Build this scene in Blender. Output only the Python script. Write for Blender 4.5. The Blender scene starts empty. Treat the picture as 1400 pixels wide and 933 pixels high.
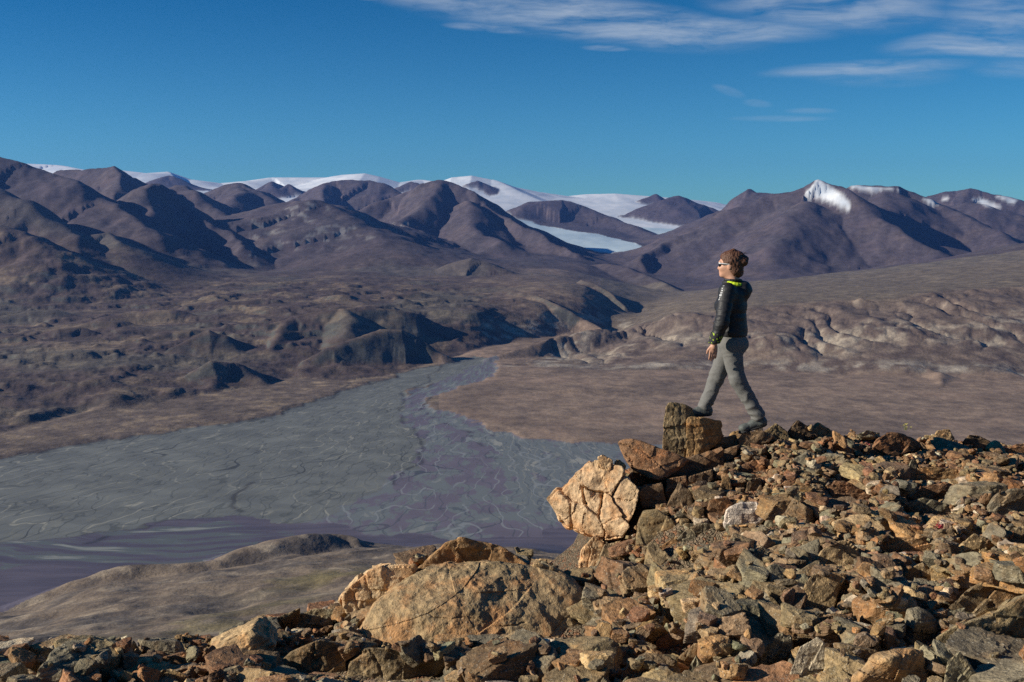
import bpy, bmesh, math, random
import numpy as np
from mathutils import Vector
random.seed(7)
SC = bpy.context.scene
COL = SC.collection
# ---------------------------------------------------------------- camera model (camera stands at the origin, looks along +Y)
F = 1361.0; CX, CY = 700.0, 466.5
TH = math.radians(6.55)
CT, ST = math.cos(TH), math.sin(TH)

def ray(px, py):
    a = (np.asarray(px, float)-CX)/F; b = -(np.asarray(py, float)-CY)/F
    return a, CT + b*ST, -ST + b*CT          # x, y(forward), z
def P(px, py, D):
    a, y, z = ray(px, py); s = D/y
    return np.stack([np.broadcast_to(a*s, np.shape(s)), np.broadcast_to(D*np.ones_like(s), np.shape(s)), z*s], -1)
def P3(px, py, D):
    a, y, z = ray(px, py); s = D/y
    return (float(a*s), float(D), float(z*s))
def PZ(px, py, zz):                          # where the view ray meets the level z = zz
    a, y, z = ray(px, py); s = zz/z
    return (float(a*s), float(y*s), zz)
def proj(x, y, z):
    yc = y*CT - z*ST; v = y*ST + z*CT
    yc = np.maximum(yc, 1e-3)
    return CX + F*x/yc, CY - F*v/yc

# ---------------------------------------------------------------- vector noise
def _h(ix, iy, iz, seed):
    h = (ix.astype(np.int64)*374761393 + iy.astype(np.int64)*668265263 + iz.astype(np.int64)*2147483647 + seed*1274126177) & 0xffffffff
    h = ((h ^ (h >> 13))*1274126177) & 0xffffffff
    h = ((h ^ (h >> 16))*2246822519) & 0xffffffff
    return ((h ^ (h >> 13)) & 0xffff).astype(np.float32)/65535.0
def n2(x, y, seed=0):
    xf = np.floor(x); yf = np.floor(y); ix = xf.astype(np.int64); iy = yf.astype(np.int64)
    fx = (x-xf).astype(np.float32); fy = (y-yf).astype(np.float32)
    z = np.zeros_like(ix)
    def g(dx, dy):
        a = _h(ix+dx, iy+dy, z, seed)*6.2831853
        return np.cos(a)*(fx-dx) + np.sin(a)*(fy-dy)
    u = fx*fx*fx*(fx*(fx*6-15)+10); v = fy*fy*fy*(fy*(fy*6-15)+10)
    a = g(0, 0); b = g(1, 0); c = g(0, 1); d = g(1, 1)
    return ((a+(b-a)*u)*(1-v) + (c+(d-c)*u)*v)*1.5
def fbm(x, y, o=4, seed=0, gain=.5, lac=2.03):
    s = 0; a = 1
    for i in range(o):
        s = s + a*n2(x, y, seed+i*17); x = x*lac+11.3; y = y*lac-7.1; a *= gain
    return s
def ridged(x, y, o=4, seed=0, gain=.5):
    s = 0; a = 1
    for i in range(o):
        s = s + a*(1-2*np.abs(n2(x, y, seed+i*17))); x = x*2.07+3.3; y = y*2.07-9.1; a *= gain
    return s/1.9
def n3(p, seed=0):
    f0 = np.floor(p); i = f0.astype(np.int64); f = (p-f0).astype(np.float32); u = f*f*(3-2*f)
    def v(dx, dy, dz): return _h(i[:, 0]+dx, i[:, 1]+dy, i[:, 2]+dz, seed)
    def lx(dy, dz): return v(0, dy, dz)*(1-u[:, 0]) + v(1, dy, dz)*u[:, 0]
    a = lx(0, 0)*(1-u[:, 1]) + lx(1, 0)*u[:, 1]; b = lx(0, 1)*(1-u[:, 1]) + lx(1, 1)*u[:, 1]
    return (a*(1-u[:, 2]) + b*u[:, 2])*2-1
def fbm3(p, o=3, seed=0):
    s = 0; a = 1
    for i in range(o):
        s = s + a*n3(p, seed+i*13); p = p*2.03+5.7; a *= .5
    return s
def sstep(a, b, x):
    t = np.clip((x-a)/(b-a), 0, 1); return t*t*(3-2*t)
def inpoly(x, y, poly):
    r = np.zeros(x.shape, bool); n = len(poly)
    for i in range(n):
        x0, y0 = poly[i][:2]; x1, y1 = poly[(i+1) % n][:2]
        if y0 == y1: continue
        c = ((y0 > y) != (y1 > y)) & (x < (x1-x0)*(y-y0)/(y1-y0)+x0)
        r ^= c
    return r
def seg_dist(x, y, pts, closed=False):
    """distance to a polyline, and the linear parameter of the nearest point"""
    best = np.full(x.shape, 1e12); par = np.zeros(x.shape)
    n = len(pts)
    for i in range(n if closed else n-1):
        ax, ay = pts[i][:2]; bx, by = pts[(i+1) % n][:2]
        dx, dy = bx-ax, by-ay; L = dx*dx+dy*dy+1e-9
        t = np.clip(((x-ax)*dx+(y-ay)*dy)/L, 0, 1)
        d = (x-ax-t*dx)**2+(y-ay-t*dy)**2
        m = d < best
        best = np.where(m, d, best); par = np.where(m, i+t, par)
    return np.sqrt(best), par

# ---------------------------------------------------------------- objects
def props(o, label=None, cat=None, group=None, kind=None):
    if label: o['label'] = label
    if cat: o['category'] = cat
    if group: o['group'] = group
    if kind: o['kind'] = kind
    return o
def npmesh(name, V, faces, mat, parent=None, smooth=False, attrs=None, origin=None):
    """V (n,3); faces: one (m,k) index array or a list of such arrays"""
    V = np.asarray(V, np.float32)
    if origin is not None: V = V - np.asarray(origin, np.float32)
    if not isinstance(faces, list): faces = [faces]
    faces = [np.asarray(f, np.int32) for f in faces if len(f)]
    me = bpy.data.meshes.new(name)
    me.vertices.add(len(V)); me.vertices.foreach_set('co', V.ravel())
    li = np.concatenate([f.ravel() for f in faces]); tot = np.concatenate([np.full(len(f), f.shape[1], np.int32) for f in faces])
    st = np.concatenate([[0], np.cumsum(tot)[:-1]]).astype(np.int32)
    me.loops.add(len(li)); me.loops.foreach_set('vertex_index', li)
    me.polygons.add(len(tot)); me.polygons.foreach_set('loop_start', st); me.polygons.foreach_set('loop_total', tot)
    me.update(calc_edges=True); me.validate()
    me.polygons.foreach_set('use_smooth', np.full(len(me.polygons), smooth, bool))
    for k, (typ, arr) in (attrs or {}).items():
        a = me.attributes.new(k, typ, 'POINT')
        a.data.foreach_set('color' if 'COLOR' in typ else 'vector' if 'VECTOR' in typ else 'value', np.ascontiguousarray(arr, np.float32).ravel())
    o = bpy.data.objects.new(name, me); COL.objects.link(o)
    if mat: me.materials.append(mat)
    if origin is not None: o.location = origin
    if parent: 
        o.parent = parent
        if origin is not None: o.location = np.asarray(origin)-np.asarray(parent.location)
    return o

# ---------------------------------------------------------------- node helper
class NT:
    def __init__(self, tree): self.t = tree; tree.nodes.clear()
    def n(self, typ, _in=None, **kw):
        nd = self.t.nodes.new(typ)
        for k, v in kw.items(): setattr(nd, k, v)
        for k, v in (_in or {}).items(): self.put(nd.inputs[k], v)
        return nd
    def put(self, sock, v):
        if isinstance(v, bpy.types.Node): v = v.outputs[0]
        if isinstance(v, bpy.types.NodeSocket): self.t.links.new(v, sock)
        else:
            if isinstance(v, tuple) and len(v) == 3 and sock.type == 'RGBA': v = v+(1,)
            sock.default_value = v
    def math(self, op, a, b=None, c=None, clamp=False):
        nd = self.n('ShaderNodeMath', operation=op, use_clamp=clamp)
        for i, v in enumerate((a, b, c)):
            if v is not None: self.put(nd.inputs[i], v)
        return nd.outputs[0]
    def vmath(self, op, a, b=None):
        nd = self.n('ShaderNodeVectorMath', operation=op)
        self.put(nd.inputs[0], a)
        if b is not None: self.put(nd.inputs[1], b)
        return nd.outputs[0]
    def mix(self, f, a, b, mode='MIX'):
        nd = self.n('ShaderNodeMix', data_type='RGBA', blend_type=mode)
        self.put(nd.inputs[0], f); self.put(nd.inputs[6], a); self.put(nd.inputs[7], b)
        return nd.outputs[2]
    def ramp(self, v, lo, hi, a=0., b=1.):
        nd = self.n('ShaderNodeMapRange', interpolation_type='SMOOTHSTEP')
        self.put(nd.inputs[0], v)
        for i, q in enumerate((lo, hi, a, b)): nd.inputs[i+1].default_value = q
        return nd.outputs[0]
    def noise(self, vec, scale, detail=3., rough=.55, dist=0., out=0):
        nd = self.n('ShaderNodeTexNoise')
        if vec is not None: self.put(nd.inputs['Vector'], vec)
        nd.inputs['Scale'].default_value = scale; nd.inputs['Detail'].default_value = detail
        nd.inputs['Roughness'].default_value = rough; nd.inputs['Distortion'].default_value = dist
        return nd.outputs[out]
    def attr(self, name, out='Color'):
        return self.n('ShaderNodeAttribute', attribute_name=name).outputs[out]
def material(name):
    m = bpy.data.materials.new(name); m.use_nodes = True
    return m, NT(m.node_tree)
def finish(nt, col, rough=.9, normal=None, spec=.3, **kw):
    b = nt.n('ShaderNodeBsdfPrincipled')
    nt.put(b.inputs['Base Color'], col); nt.put(b.inputs['Roughness'], rough); nt.put(b.inputs['Specular IOR Level'], spec)
    if normal is not None: nt.put(b.inputs['Normal'], normal)
    for k, v in kw.items(): nt.put(b.inputs[k], v)
    o = nt.n('ShaderNodeOutputMaterial'); nt.put(o.inputs[0], b.outputs[0])
    return b
def simple(name, col, rough=.7, noise_scale=60., amt=.25, bump=.0, spec=.3, bscale=None):
    m, nt = material(name)
    tc = nt.n('ShaderNodeTexCoord').outputs['Object']
    f = nt.noise(tc, noise_scale, 4.)
    c = nt.mix(1., col, nt.mix(f, tuple([1-amt]*3), tuple([1+amt]*3)), 'MULTIPLY')
    nrm = None
    if bump:
        nrm = nt.n('ShaderNodeBump', {'Strength': bump, 'Distance': .01, 'Height': nt.noise(tc, bscale or noise_scale*2, 5.)}).outputs[0]
    finish(nt, c, rough, nrm, spec)
    return m
# ================================================================ TERRAIN
Z0 = -500.0
# ---- scattered control points (photo pixel, distance) -> base surface, interpolated in (azimuth, log distance)
CTRL = []
def cp(px, py, D): CTRL.append(P3(px, py, D))
for px in (-350, -150, 0, 150):
    for py, D in ((545, 2700), (480, 3442), (430, 4310), (392, 5300), (372, 6400)): cp(px, py, D)
for px, py, D in ((300, 492, 3450), (300, 430, 4200), (300, 402, 4950), (300, 385, 5500), (330, 366, 6800),
        (500, 425, 4250), (500, 404, 4900), (500, 387, 5500), (520, 362, 7100), (420, 440, 4000), (420, 400, 5000),
        (650, 427, 4420), (650, 405, 5150), (650, 386, 5700), (650, 366, 6900), (650, 350, 8200),
        (740, 425, 4720), (745, 400, 5150), (740, 385, 5650), (740, 360, 7200), (740, 345, 8800),
        (800, 414, 5050), (800, 392, 5500), (800, 362, 7300), (800, 350, 8800),
        (845, 441, 4950), (868, 428, 5350), (900, 408, 6100), (915, 398, 6700), (895, 386, 7600), (870, 366, 9000), (858, 352, 9900),
        (875, 443, 4350), (950, 430, 4150), (1030, 421, 4080), (1150, 415, 4030), (1250, 409, 4030), (1350, 400, 4080), (1450, 393, 4130), (1600, 385, 4200),
        (1000, 408, 4800), (1100, 400, 4900), (1250, 389, 5000), (1400, 369, 5150),
        (1030, 386, 6100), (1120, 377, 6300), (1200, 366, 6500), (1300, 351, 6600), (1400, 333, 6600), (1500, 318, 6600), (1650, 300, 6600),
        (960, 402, 5600), (930, 415, 5100),
        (1030, 385, 7600), (1130, 378, 8000), (1230, 368, 8600), (1400, 358, 9500), (1600, 355, 9500),
        (700, 500, 3560), (850, 500, 3560), (1000, 503, 3480), (1100, 503, 3420), (1250, 506, 3330), (1400, 508, 3250), (1600, 510, 3200),
        (0, 350, 9000), (200, 350, 9000), (400, 345, 9500), (550, 342, 9800), (650, 338, 10500), (1000, 345, 10500), (1200, 340, 11500), (1400, 335, 12000),
        (480, 468, 3830), (560, 478, 3860), (420, 470, 3720), (385, 490, 3500), (330, 502, 3300), (630, 482, 3950), (250, 500, 3330), (300, 520, 3080), (210, 515, 3100),
        # glacier bed
        (857, 347, 10000), (868, 331, 11600), (800, 337, 10800), (800, 319, 12400), (742, 324, 11600), (742, 308, 13300), (690, 292, 14000), (640, 268, 16000),
        (903, 332, 12500), (850, 300, 15000), (800, 282, 16500), (940, 314, 14000), (700, 268, 16500), (760, 270, 17500), (860, 275, 17500), (950, 290, 17500),
        (200, 258, 15500), (320, 262, 16500), (420, 260, 16500), (520, 262, 16500), (580, 258, 17000), (0, 262, 15500),
        (1000, 300, 16500), (1200, 290, 16500), (1400, 290, 16500), (0, 240, 24000), (400, 262, 24000), (700, 280, 24000), (1000, 290, 24000), (1400, 280, 24000),
        # lower slope of the near mountain and the spur in front of the river
        (-200, 850, 1130), (0, 845, 1160), (140, 803, 1210), (280, 785, 1240), (370, 768, 1280), (430, 762, 1320), (520, 752, 1330), (600, 752, 1320), (680, 752, 1320), (760, 760, 1300),
        (-200, 905, 880), (0, 872, 960), (150, 850, 990), (300, 838, 980), (430, 800, 1060), (520, 790, 1080), (600, 775, 1150), (680, 770, 1180), (800, 790, 1080), (1000, 800, 1050), (1300, 800, 1050),
        (0, 885, 800), (200, 880, 800), (350, 872, 800), (450, 840, 860), (600, 815, 880), (800, 830, 850), (1100, 840, 850), (1400, 840, 850)): cp(px, py, D)
for a in (-65, -45, -30, -18, -6, 6, 18, 30, 45, 65):
    for r, z in ((25, -24), (60, -58), (130, -118), (260, -205), (420, -285), (600, -338)):
        CTRL.append((r*math.sin(math.radians(a)), r*math.cos(math.radians(a)), z))
FLAT = [(-600, 600), (-200, 598), (0, 592), (120, 562), (250, 545), (345, 530), (400, 516), (470, 522), (540, 512), (590, 496), (640, 482), (690, 470), (760, 460), (830, 449),
        (850, 452), (790, 470), (740, 490), (700, 500), (860, 507), (1000, 508), (1150, 513), (1400, 518), (1900, 520),
        (2600, 790), (1900, 795), (900, 800), (700, 775), (540, 745), (480, 740), (390, 746), (300, 780), (140, 798), (0, 843), (-300, 900)]
FLATW = [PZ(x, y, Z0) for x, y in FLAT]
for i in range(len(FLATW)):
    a = FLATW[i]; b = FLATW[(i+1) % len(FLATW)]
    L = math.dist(a, b); n = max(1, min(5, int(L/280)))
    for k in range(n):
        CTRL.append((a[0]+(b[0]-a[0])*k/n, a[1]+(b[1]-a[1])*k/n, Z0+2))
CTRL = np.array(CTRL)
KA = 2.0
def feat(x, y): return np.stack([np.arctan2(x, y)*KA, np.log(np.hypot(x, y))*1.15], -1)
fc = feat(CTRL[:, 0], CTRL[:, 1])
def kern(d2): return np.sqrt(d2+2e-4)
n_ = len(fc); A = np.zeros((n_+3, n_+3))
A[:n_, :n_] = kern(((fc[:, None]-fc[None])**2).sum(-1)) - 1e-3*np.eye(n_)
A[:n_, n_] = 1; A[:n_, n_+1:] = fc; A[n_, :n_] = 1; A[n_+1:, :n_] = fc.T
rhs = np.zeros(n_+3); rhs[:n_] = CTRL[:, 2]
W_ = np.linalg.solve(A, rhs)

# ---- polar grid
az = np.radians(np.concatenate([np.linspace(-72, -31, 24)[:-1], np.linspace(-31, 31, 1150), np.linspace(31, 72, 24)[1:]]))
rr = [11.0]
while rr[-1] < 25000:
    r = rr[-1]
    if r < 700: dr = r*.05
    elif r < 3700: dr = r*r/500*.00085
    elif r < 8000: dr = min(r*r/500*.00085, r*.0036)
    else: dr = r*.0046
    rr.append(r+dr)
rr = np.array(rr); NR, NC = len(rr), len(az)
R, AZ = np.meshgrid(rr, az, indexing='ij')
X = R*np.sin(AZ); Y = R*np.cos(AZ)
def base_at(x, y):
    out = np.empty(x.shape)
    xf, yf, of = x.ravel(), y.ravel(), out.ravel()
    for s in range(0, xf.size, 60000):
        f = feat(xf[s:s+60000], yf[s:s+60000]).astype(np.float32); v = np.zeros(len(f), np.float32)
        for k in range(n_): v += np.float32(W_[k])*np.sqrt((f[:, 0]-np.float32(fc[k, 0]))**2+(f[:, 1]-np.float32(fc[k, 1]))**2+np.float32(2e-4))
        of[s:s+60000] = v+W_[n_]+f@W_[n_+1:].astype(np.float32)
    return out
B = base_at(X, Y)
PX, PYY = proj(X, Y, np.full_like(X, Z0))         # the photo pixel each ground point would have at river level
wx = X+25*fbm(X/90, Y/90, 3, 5); wy = Y+25*fbm(X/90, Y/90, 3, 9)
fl = inpoly(X, Y, FLATW)
dfl, _ = seg_dist(X, Y, FLATW, True)
dfl = np.where(fl, dfl, -dfl)
flat_w = sstep(-30, 60, dfl)
B = B*(1-flat_w)+(Z0+.01*np.maximum(0, Y-2500)*0)*flat_w

# ---- ridges: (crest points as photo pixel + distance, side slope, rounding, kind)
RIDGES = []
def ridge(slope, r0, pts, kind='rock', noise=1., p=1.5): RIDGES.append((slope, r0, [P3(*q) for q in pts], kind, noise, p))
# ice caps far behind
ridge(.34, 260, [(-250, 228, 21000), (35, 224, 20000), (80, 226, 20000), (130, 236, 19000), (165, 233, 18000), (200, 237, 18000), (230, 235, 18500), (262, 246, 18500), (300, 251, 19000), (335, 248, 19000), (370, 243, 19500), (430, 243, 19500), (452, 243, 19500), (475, 239, 19000), (500, 237.5, 18500), (520, 242, 18500), (548, 250, 18500), (575, 246, 19500), (600, 249, 19000)], 'ice', .1, 1.3)
ridge(.34, 260, [(600, 250, 17500), (618, 243, 17500), (645, 240.5, 17500), (672, 246, 17500), (700, 256, 17700), (735, 263, 18000), (770, 268, 18500)], 'ice', .1, 1.3)
ridge(.30, 260, [(770, 269, 19000), (800, 266, 19000), (840, 265, 19000), (880, 268, 19000), (920, 271, 19000), (975, 277, 20000), (1010, 283, 20000)], 'ice', .1, 1.3)
# rock outcrops in the ice
ridge(.55, 30, [(640, 252, 16600), (652, 247, 16700), (661, 250, 16700)], noise=.4)
ridge(.55, 30, [(878, 273, 17500), (897, 265, 17600), (908, 271, 17600)], noise=.4)
ridge(.6, 40, [(352, 259, 15300), (371, 248, 15600), (372, 256, 15000)], noise=.5)
ridge(.6, 40, [(372, 264, 14800), (396, 252, 15300), (401, 258, 15100), (420, 268, 14900)], noise=.5)
ridge(.6, 40, [(545, 256, 16300), (562, 249, 16500), (570, 252, 16400)], noise=.4)
ridge(.5, 30, [(222, 242, 16200), (232, 240, 16400), (238, 242, 16300)], noise=.4)
# left range
ridge(.55, 60, [(-330, 150, 8000), (-150, 180, 7600), (0, 214, 7200), (35, 224, 7150), (60, 238, 7050), (100, 250, 6900), (150, 276, 6700), (182, 303, 6450), (215, 322, 6250)])
ridge(.55, 40, [(-250, 200, 6500), (-60, 240, 6100), (0, 260, 5950), (40, 279, 5850), (70, 297, 5750), (102, 322, 5600)])
ridge(.5, 40, [(-200, 260, 5500), (0, 308, 5250), (30, 317, 5200), (62, 336, 5100)])
ridge(.6, 30, [(70, 239, 9200), (82, 232, 9200), (105, 233, 9000), (130, 231, 8900), (155, 229, 8800), (172, 236, 8800), (185, 243, 8800), (205, 252, 8900)])
ridge(.7, 20, [(155, 229.5, 8700), (165, 240, 8450), (165, 262, 8050), (163, 272, 7900)])
ridge(.65, 25, [(150, 282, 7500), (170, 269, 7550), (205, 251, 7500), (218, 254, 7500), (240, 268, 7500), (262, 286, 7400), (290, 305, 7250), (315, 322, 7000), (335, 335, 6800)])
ridge(.65, 20, [(205, 252, 7450), (198, 275, 7100), (194, 303, 6700)])
ridge(.55, 40, [(238, 257, 9200), (247, 252.5, 9000), (265, 262, 8800), (290, 283, 8500), (315, 303, 8200), (345, 322, 7800)])
ridge(.5, 60, [(270, 275, 11500), (296, 258, 11000), (318, 251, 10800), (330, 249, 10800), (352, 262, 10500), (378, 279, 10200), (400, 290, 10000)])
ridge(.5, 40, [(328, 252, 10700), (322, 272, 10000), (318, 290, 9400)])
ridge(.3, 90, [(318, 298, 8700), (345, 287, 8400), (400, 276, 8100), (432, 273, 7900), (447, 281, 7800), (470, 295, 7600), (500, 310, 7400), (535, 328, 7100)])
ridge(.5, 60, [(385, 280, 12600), (405, 270, 12600), (428, 256, 12800), (455, 248, 13000), (480, 246, 13000), (505, 246, 13000), (525, 253, 12800), (550, 265, 12600), (570, 278, 12300)])
ridge(.6, 30, [(447, 252, 12700), (443, 268, 12200), (446, 280, 11800)])
ridge(.72, 70, [(440, 312, 9700), (485, 292, 10000), (530, 271, 10300), (558, 260, 10300), (580, 249, 10200), (597, 245.5, 10200), (612, 248, 10150), (628, 255, 10050)])
ridge(.95, 30, [(628, 255, 10050), (640, 262, 9900), (665, 278, 9700), (690, 296, 9400), (722, 315, 9000), (760, 335, 8600), (795, 347, 8300)])
ridge(.72, 50, [(597, 248, 10100), (585, 275, 9500), (560, 297, 9100), (545, 305, 8900), (575, 318, 8500)])
ridge(.62, 50, [(640, 275, 9600), (650, 300, 9000), (655, 318, 8500), (680, 330, 8200)])
# rock between the glacier tongues, and behind
ridge(.62, 110, [(712, 292, 13800), (716, 281, 14000), (730, 275, 14200), (770, 273.5, 14300), (795, 282, 14200), (830, 295, 13900), (860, 307, 13500), (895, 322, 12800)], noise=.6)
ridge(.4, 70, [(855, 294, 15400), (880, 283, 15500), (905, 274, 15600), (927, 267.5, 15800), (940, 271, 15800), (965, 281, 15800), (990, 292, 15600)], noise=.6)
ridge(.4, 60, [(965, 282, 19500), (985, 280, 19500), (1010, 284, 19500)], noise=.4)
# right mountain
ridge(.5, 50, [(985, 288, 12000), (1003, 272, 12000), (1025, 257.5, 12000), (1036, 263, 11900), (1055, 264, 11800), (1085, 262, 11500)])
ridge(.95, 30, [(868, 356, 8500), (885, 347, 8900), (905, 336, 9100), (950, 314, 9400), (1000, 288, 9600)])
ridge(.54, 40, [(1000, 288, 9600), (1050, 268, 9700), (1095, 256, 9700), (1112, 247, 9650), (1120, 245, 9650), (1140, 253, 9500), (1163, 268, 9200), (1185, 287, 8900), (1215, 308, 8550), (1245, 325, 8250), (1275, 342, 8000)])
ridge(.5, 60, [(1150, 262, 10600), (1165, 255.5, 10600), (1200, 253, 10600), (1230, 254.5, 10600), (1252, 265, 10500), (1285, 279, 10300), (1310, 292, 10000), (1345, 310, 9600), (1375, 326, 9200), (1400, 338, 8900)])
ridge(.5, 50, [(1215, 262, 10300), (1205, 285, 9700), (1215, 310, 9200)])
ridge(.45, 60, [(1100, 275, 9200), (1080, 300, 8700), (1060, 330, 8200), (1050, 352, 7900)])
ridge(.4, 60, [(1255, 272, 13500), (1285, 263, 13500), (1310, 261, 13500), (1330, 257, 13300), (1350, 262, 13200), (1380, 269, 13000), (1410, 278, 12800), (1500, 290, 12500)])
ridge(.45, 40, [(1295, 283, 12000), (1320, 276, 11800), (1350, 280, 11600), (1400, 296, 11300), (1470, 318, 11000)])
# hills of the mid-distance
ridge(.42, 40, [(545, 390, 6000), (580, 377, 6200), (615, 362, 6300), (648, 352, 6350), (668, 358, 6300), (690, 370, 6200), (715, 389, 6050)], noise=.5)
ridge(.72, 24, [(330, 470, 3750), (365, 448, 3850), (400, 434, 3950), (440, 425, 4000), (490, 421, 4080), (540, 423, 4120), (570, 430, 4150), (605, 446, 4150), (645, 473, 4120)], 'dark', .6, 1.15)
ridge(.7, 24, [(400, 434, 3960), (388, 448, 3820), (374, 468, 3660), (362, 494, 3480)], 'dark', .5, 1.15)
ridge(.6, 26, [(470, 422, 4040), (478, 436, 3900), (474, 455, 3760)], 'dark', .5, 1.15)
ridge(.85, 20, [(420, 492, 3450), (445, 477, 3520), (488, 463, 3600), (521, 450, 3690), (548, 451, 3720), (574, 464, 3730), (606, 487, 3670)], 'dark', .6, 1.2)
ridge(.75, 20, [(212, 530, 3030), (250, 515, 3090), (288, 493, 3140), (322, 496, 3170), (350, 518, 3120)], 'dark', .6, 1.2)
ridge(.65, 24, [(220, 485, 3480), (256, 468, 3550), (284, 451, 3620), (303, 459, 3620)], 'dark', .6, 1.2)
ridge(.65, 24, [(120, 520, 3150), (165, 505, 3200), (185, 500, 3220), (205, 512, 3200)], 'dark', .6, 1.2)
ridge(.65, 24, [(40, 462, 3700), (80, 450, 3750), (110, 448, 3800), (135, 460, 3760)], 'dark', .6, 1.2)
ridge(.5, 10, [(60, 330, 5600), (110, 322, 5700), (150, 318, 5800), (165, 330, 5650)], 'dark', .4)
ridge(.5, 10, [(40, 350, 5050), (75, 340, 5100), (95, 345, 5100)], 'dark', .4)
ridge(.75, 8, [(700, 398, 5100), (735, 404, 4950), (765, 418, 4800), (800, 438, 4700), (822, 450, 4620)], 'dark', .5, 1.2)
ridge(.75, 8, [(795, 383, 5700), (815, 388, 5600), (838, 404, 5450), (856, 420, 5300)], 'dark', .5, 1.2)
ridge(.45, 15, [(770, 364, 7600), (815, 361, 7400), (860, 366, 7100), (895, 380, 6800), (912, 391, 6600)], noise=.5, p=1.2)
ridge(.6, 8, [(667, 490, 3700), (690, 485, 3760), (725, 474, 3880), (768, 459, 4000), (806, 452, 4080), (840, 450, 4120), (869, 446, 4180), (930, 433, 4200), (985, 424, 4130)], 'pale', .3, 1.2)
ridge(.4, 10, [(720, 548, 2900), (760, 537, 2950), (800, 532, 2980), (850, 538, 2960), (890, 550, 2900)], noise=.15)
ridge(.5, 10, [(1180, 408, 4050), (1225, 424, 3950), (1258, 448, 3800), (1272, 475, 3640)], 'pale', .5, 1.2)
ridge(.5, 10, [(1282, 402, 4080), (1310, 420, 3960), (1340, 448, 3780), (1345, 470, 3640)], 'pale', .5, 1.2)
ridge(.5, 12, [(1330, 394, 4150), (1385, 412, 4000), (1440, 440, 3750)], 'pale', .5, 1.2)
ridge(.5, 8, [(1235, 505, 3400), (1270, 505, 3350), (1290, 512, 3250), (1285, 530, 3080), (1265, 545, 2950)], 'dark', .4)
ridge(.45, 10, [(1080, 499, 3480), (1092, 494, 3500), (1100, 500, 3460)], 'dark', .3)
for q in ((150, 440, 3950, 60), (215, 425, 4150, 70), (60, 425, 4200, 60), (250, 452, 3800, 45), (180, 470, 3560, 40), (90, 490, 3320, 50), (20, 500, 3200, 50), (330, 412, 4500, 70), (150, 400, 4800, 80), (440, 398, 4900, 60), (560, 402, 4850, 60), (240, 392, 5150, 70), (40, 395, 5000, 70), (690, 410, 4850, 40), (620, 410, 4750, 50), (480, 378, 6000, 60), (380, 372, 6300, 60), (360, 388, 5400, 50)):
    ridge(.55, 30, [(q[0]-q[3], q[1]+9, q[2]-90), (q[0]-q[3]*.4, q[1]+1, q[2]-10), (q[0]+q[3]*.3, q[1]-1, q[2]+20), (q[0]+q[3], q[1]+9, q[2]+10)], 'dark', .5, 1.25)
# crest of the near spur
ridge(.5, 14, [(-300, 915, 1100), (-120, 868, 1180), (0, 832, 1240), (70, 808, 1270), (140, 784, 1300), (220, 775, 1320), (300, 764, 1340), (345, 749, 1370), (385, 738, 1400), (420, 733, 1420), (440, 734, 1430)], 'spur', .25, 1.25)
ridge(.8, 5, [(425, 734, 1440), (450, 731.5, 1450), (478, 732, 1450), (488, 736, 1440)], 'spur', .1, 1.1)
ridge(.35, 12, [(478, 760, 1300), (520, 757, 1330), (600, 752, 1345), (700, 752, 1345)], 'spur', .15, 1.2)

H = B.copy(); WIN = np.zeros(H.shape, np.int16); RT = np.zeros(H.shape, np.float32); RD = np.full(H.shape, 9e3, np.float32)
KCODE = {'rock': 1, 'ice': 2, 'dark': 3, 'pale': 4, 'spur': 5}
for slope, r0, pts, kind, nz, pw in RIDGES:
    zmax = max(q[2] for q in pts); mid = np.mean([q[1] for q in pts]); ext = (zmax-Z0)*pw/slope+200
    x0 = min(q[0] for q in pts)-ext; x1 = max(q[0] for q in pts)+ext; y0 = min(q[1] for q in pts)-ext; y1 = max(q[1] for q in pts)+ext
    i0 = max(0, np.searchsorted(rr, max(10, y0))-2); i1 = min(NR, np.searchsorted(rr, np.hypot(max(abs(x0), abs(x1)), y1))+2)
    ca = [math.atan2(xx, yy) for xx in (x0, x1) for yy in (max(y0, 50), max(y1, 50))]
    j0 = max(0, np.searchsorted(az, min(ca))-2); j1 = min(NC, np.searchsorted(az, max(ca))+2)
    sl = (slice(i0, i1), slice(j0, j1)); x = X[sl]; y = Y[sl]
    if x.size == 0: continue
    wl = (60 if mid > 5500 else 22)*nz
    ws = 420 if mid > 5500 else 150
    x = x+wl*fbm(x/ws, y/ws, 3, 3); y = y+wl*fbm(y/ws, x/ws, 3, 4)
    d, t = seg_dist(x, y, pts)
    zc = np.interp(t, np.arange(len(pts)), [q[2] for q in pts])
    b = B[sl]; hh = np.maximum(zc-b, 1.)
    dd = np.sqrt(d*d+r0*r0)-r0
    h = b+hh*np.clip(1-dd*slope/(pw*hh), 0, 1)**pw
    k = 30. if mid > 5500 else 6.
    cur = H[sl]; top = h > cur
    WIN[sl] = np.where(top & (hh*np.clip(1-dd*slope/(pw*hh), 0, 1)**pw > 4), KCODE[kind], WIN[sl])
    m = np.where(top, t, RT[sl]); RT[sl] = m; RD[sl] = np.where(top, d, RD[sl])
    act = h > b+.5
    H[sl] = np.where(act, .5*(cur+h+np.sqrt((cur-h)**2+k*k))-.5*k*np.exp(-np.abs(cur-h)/k), cur)

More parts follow.
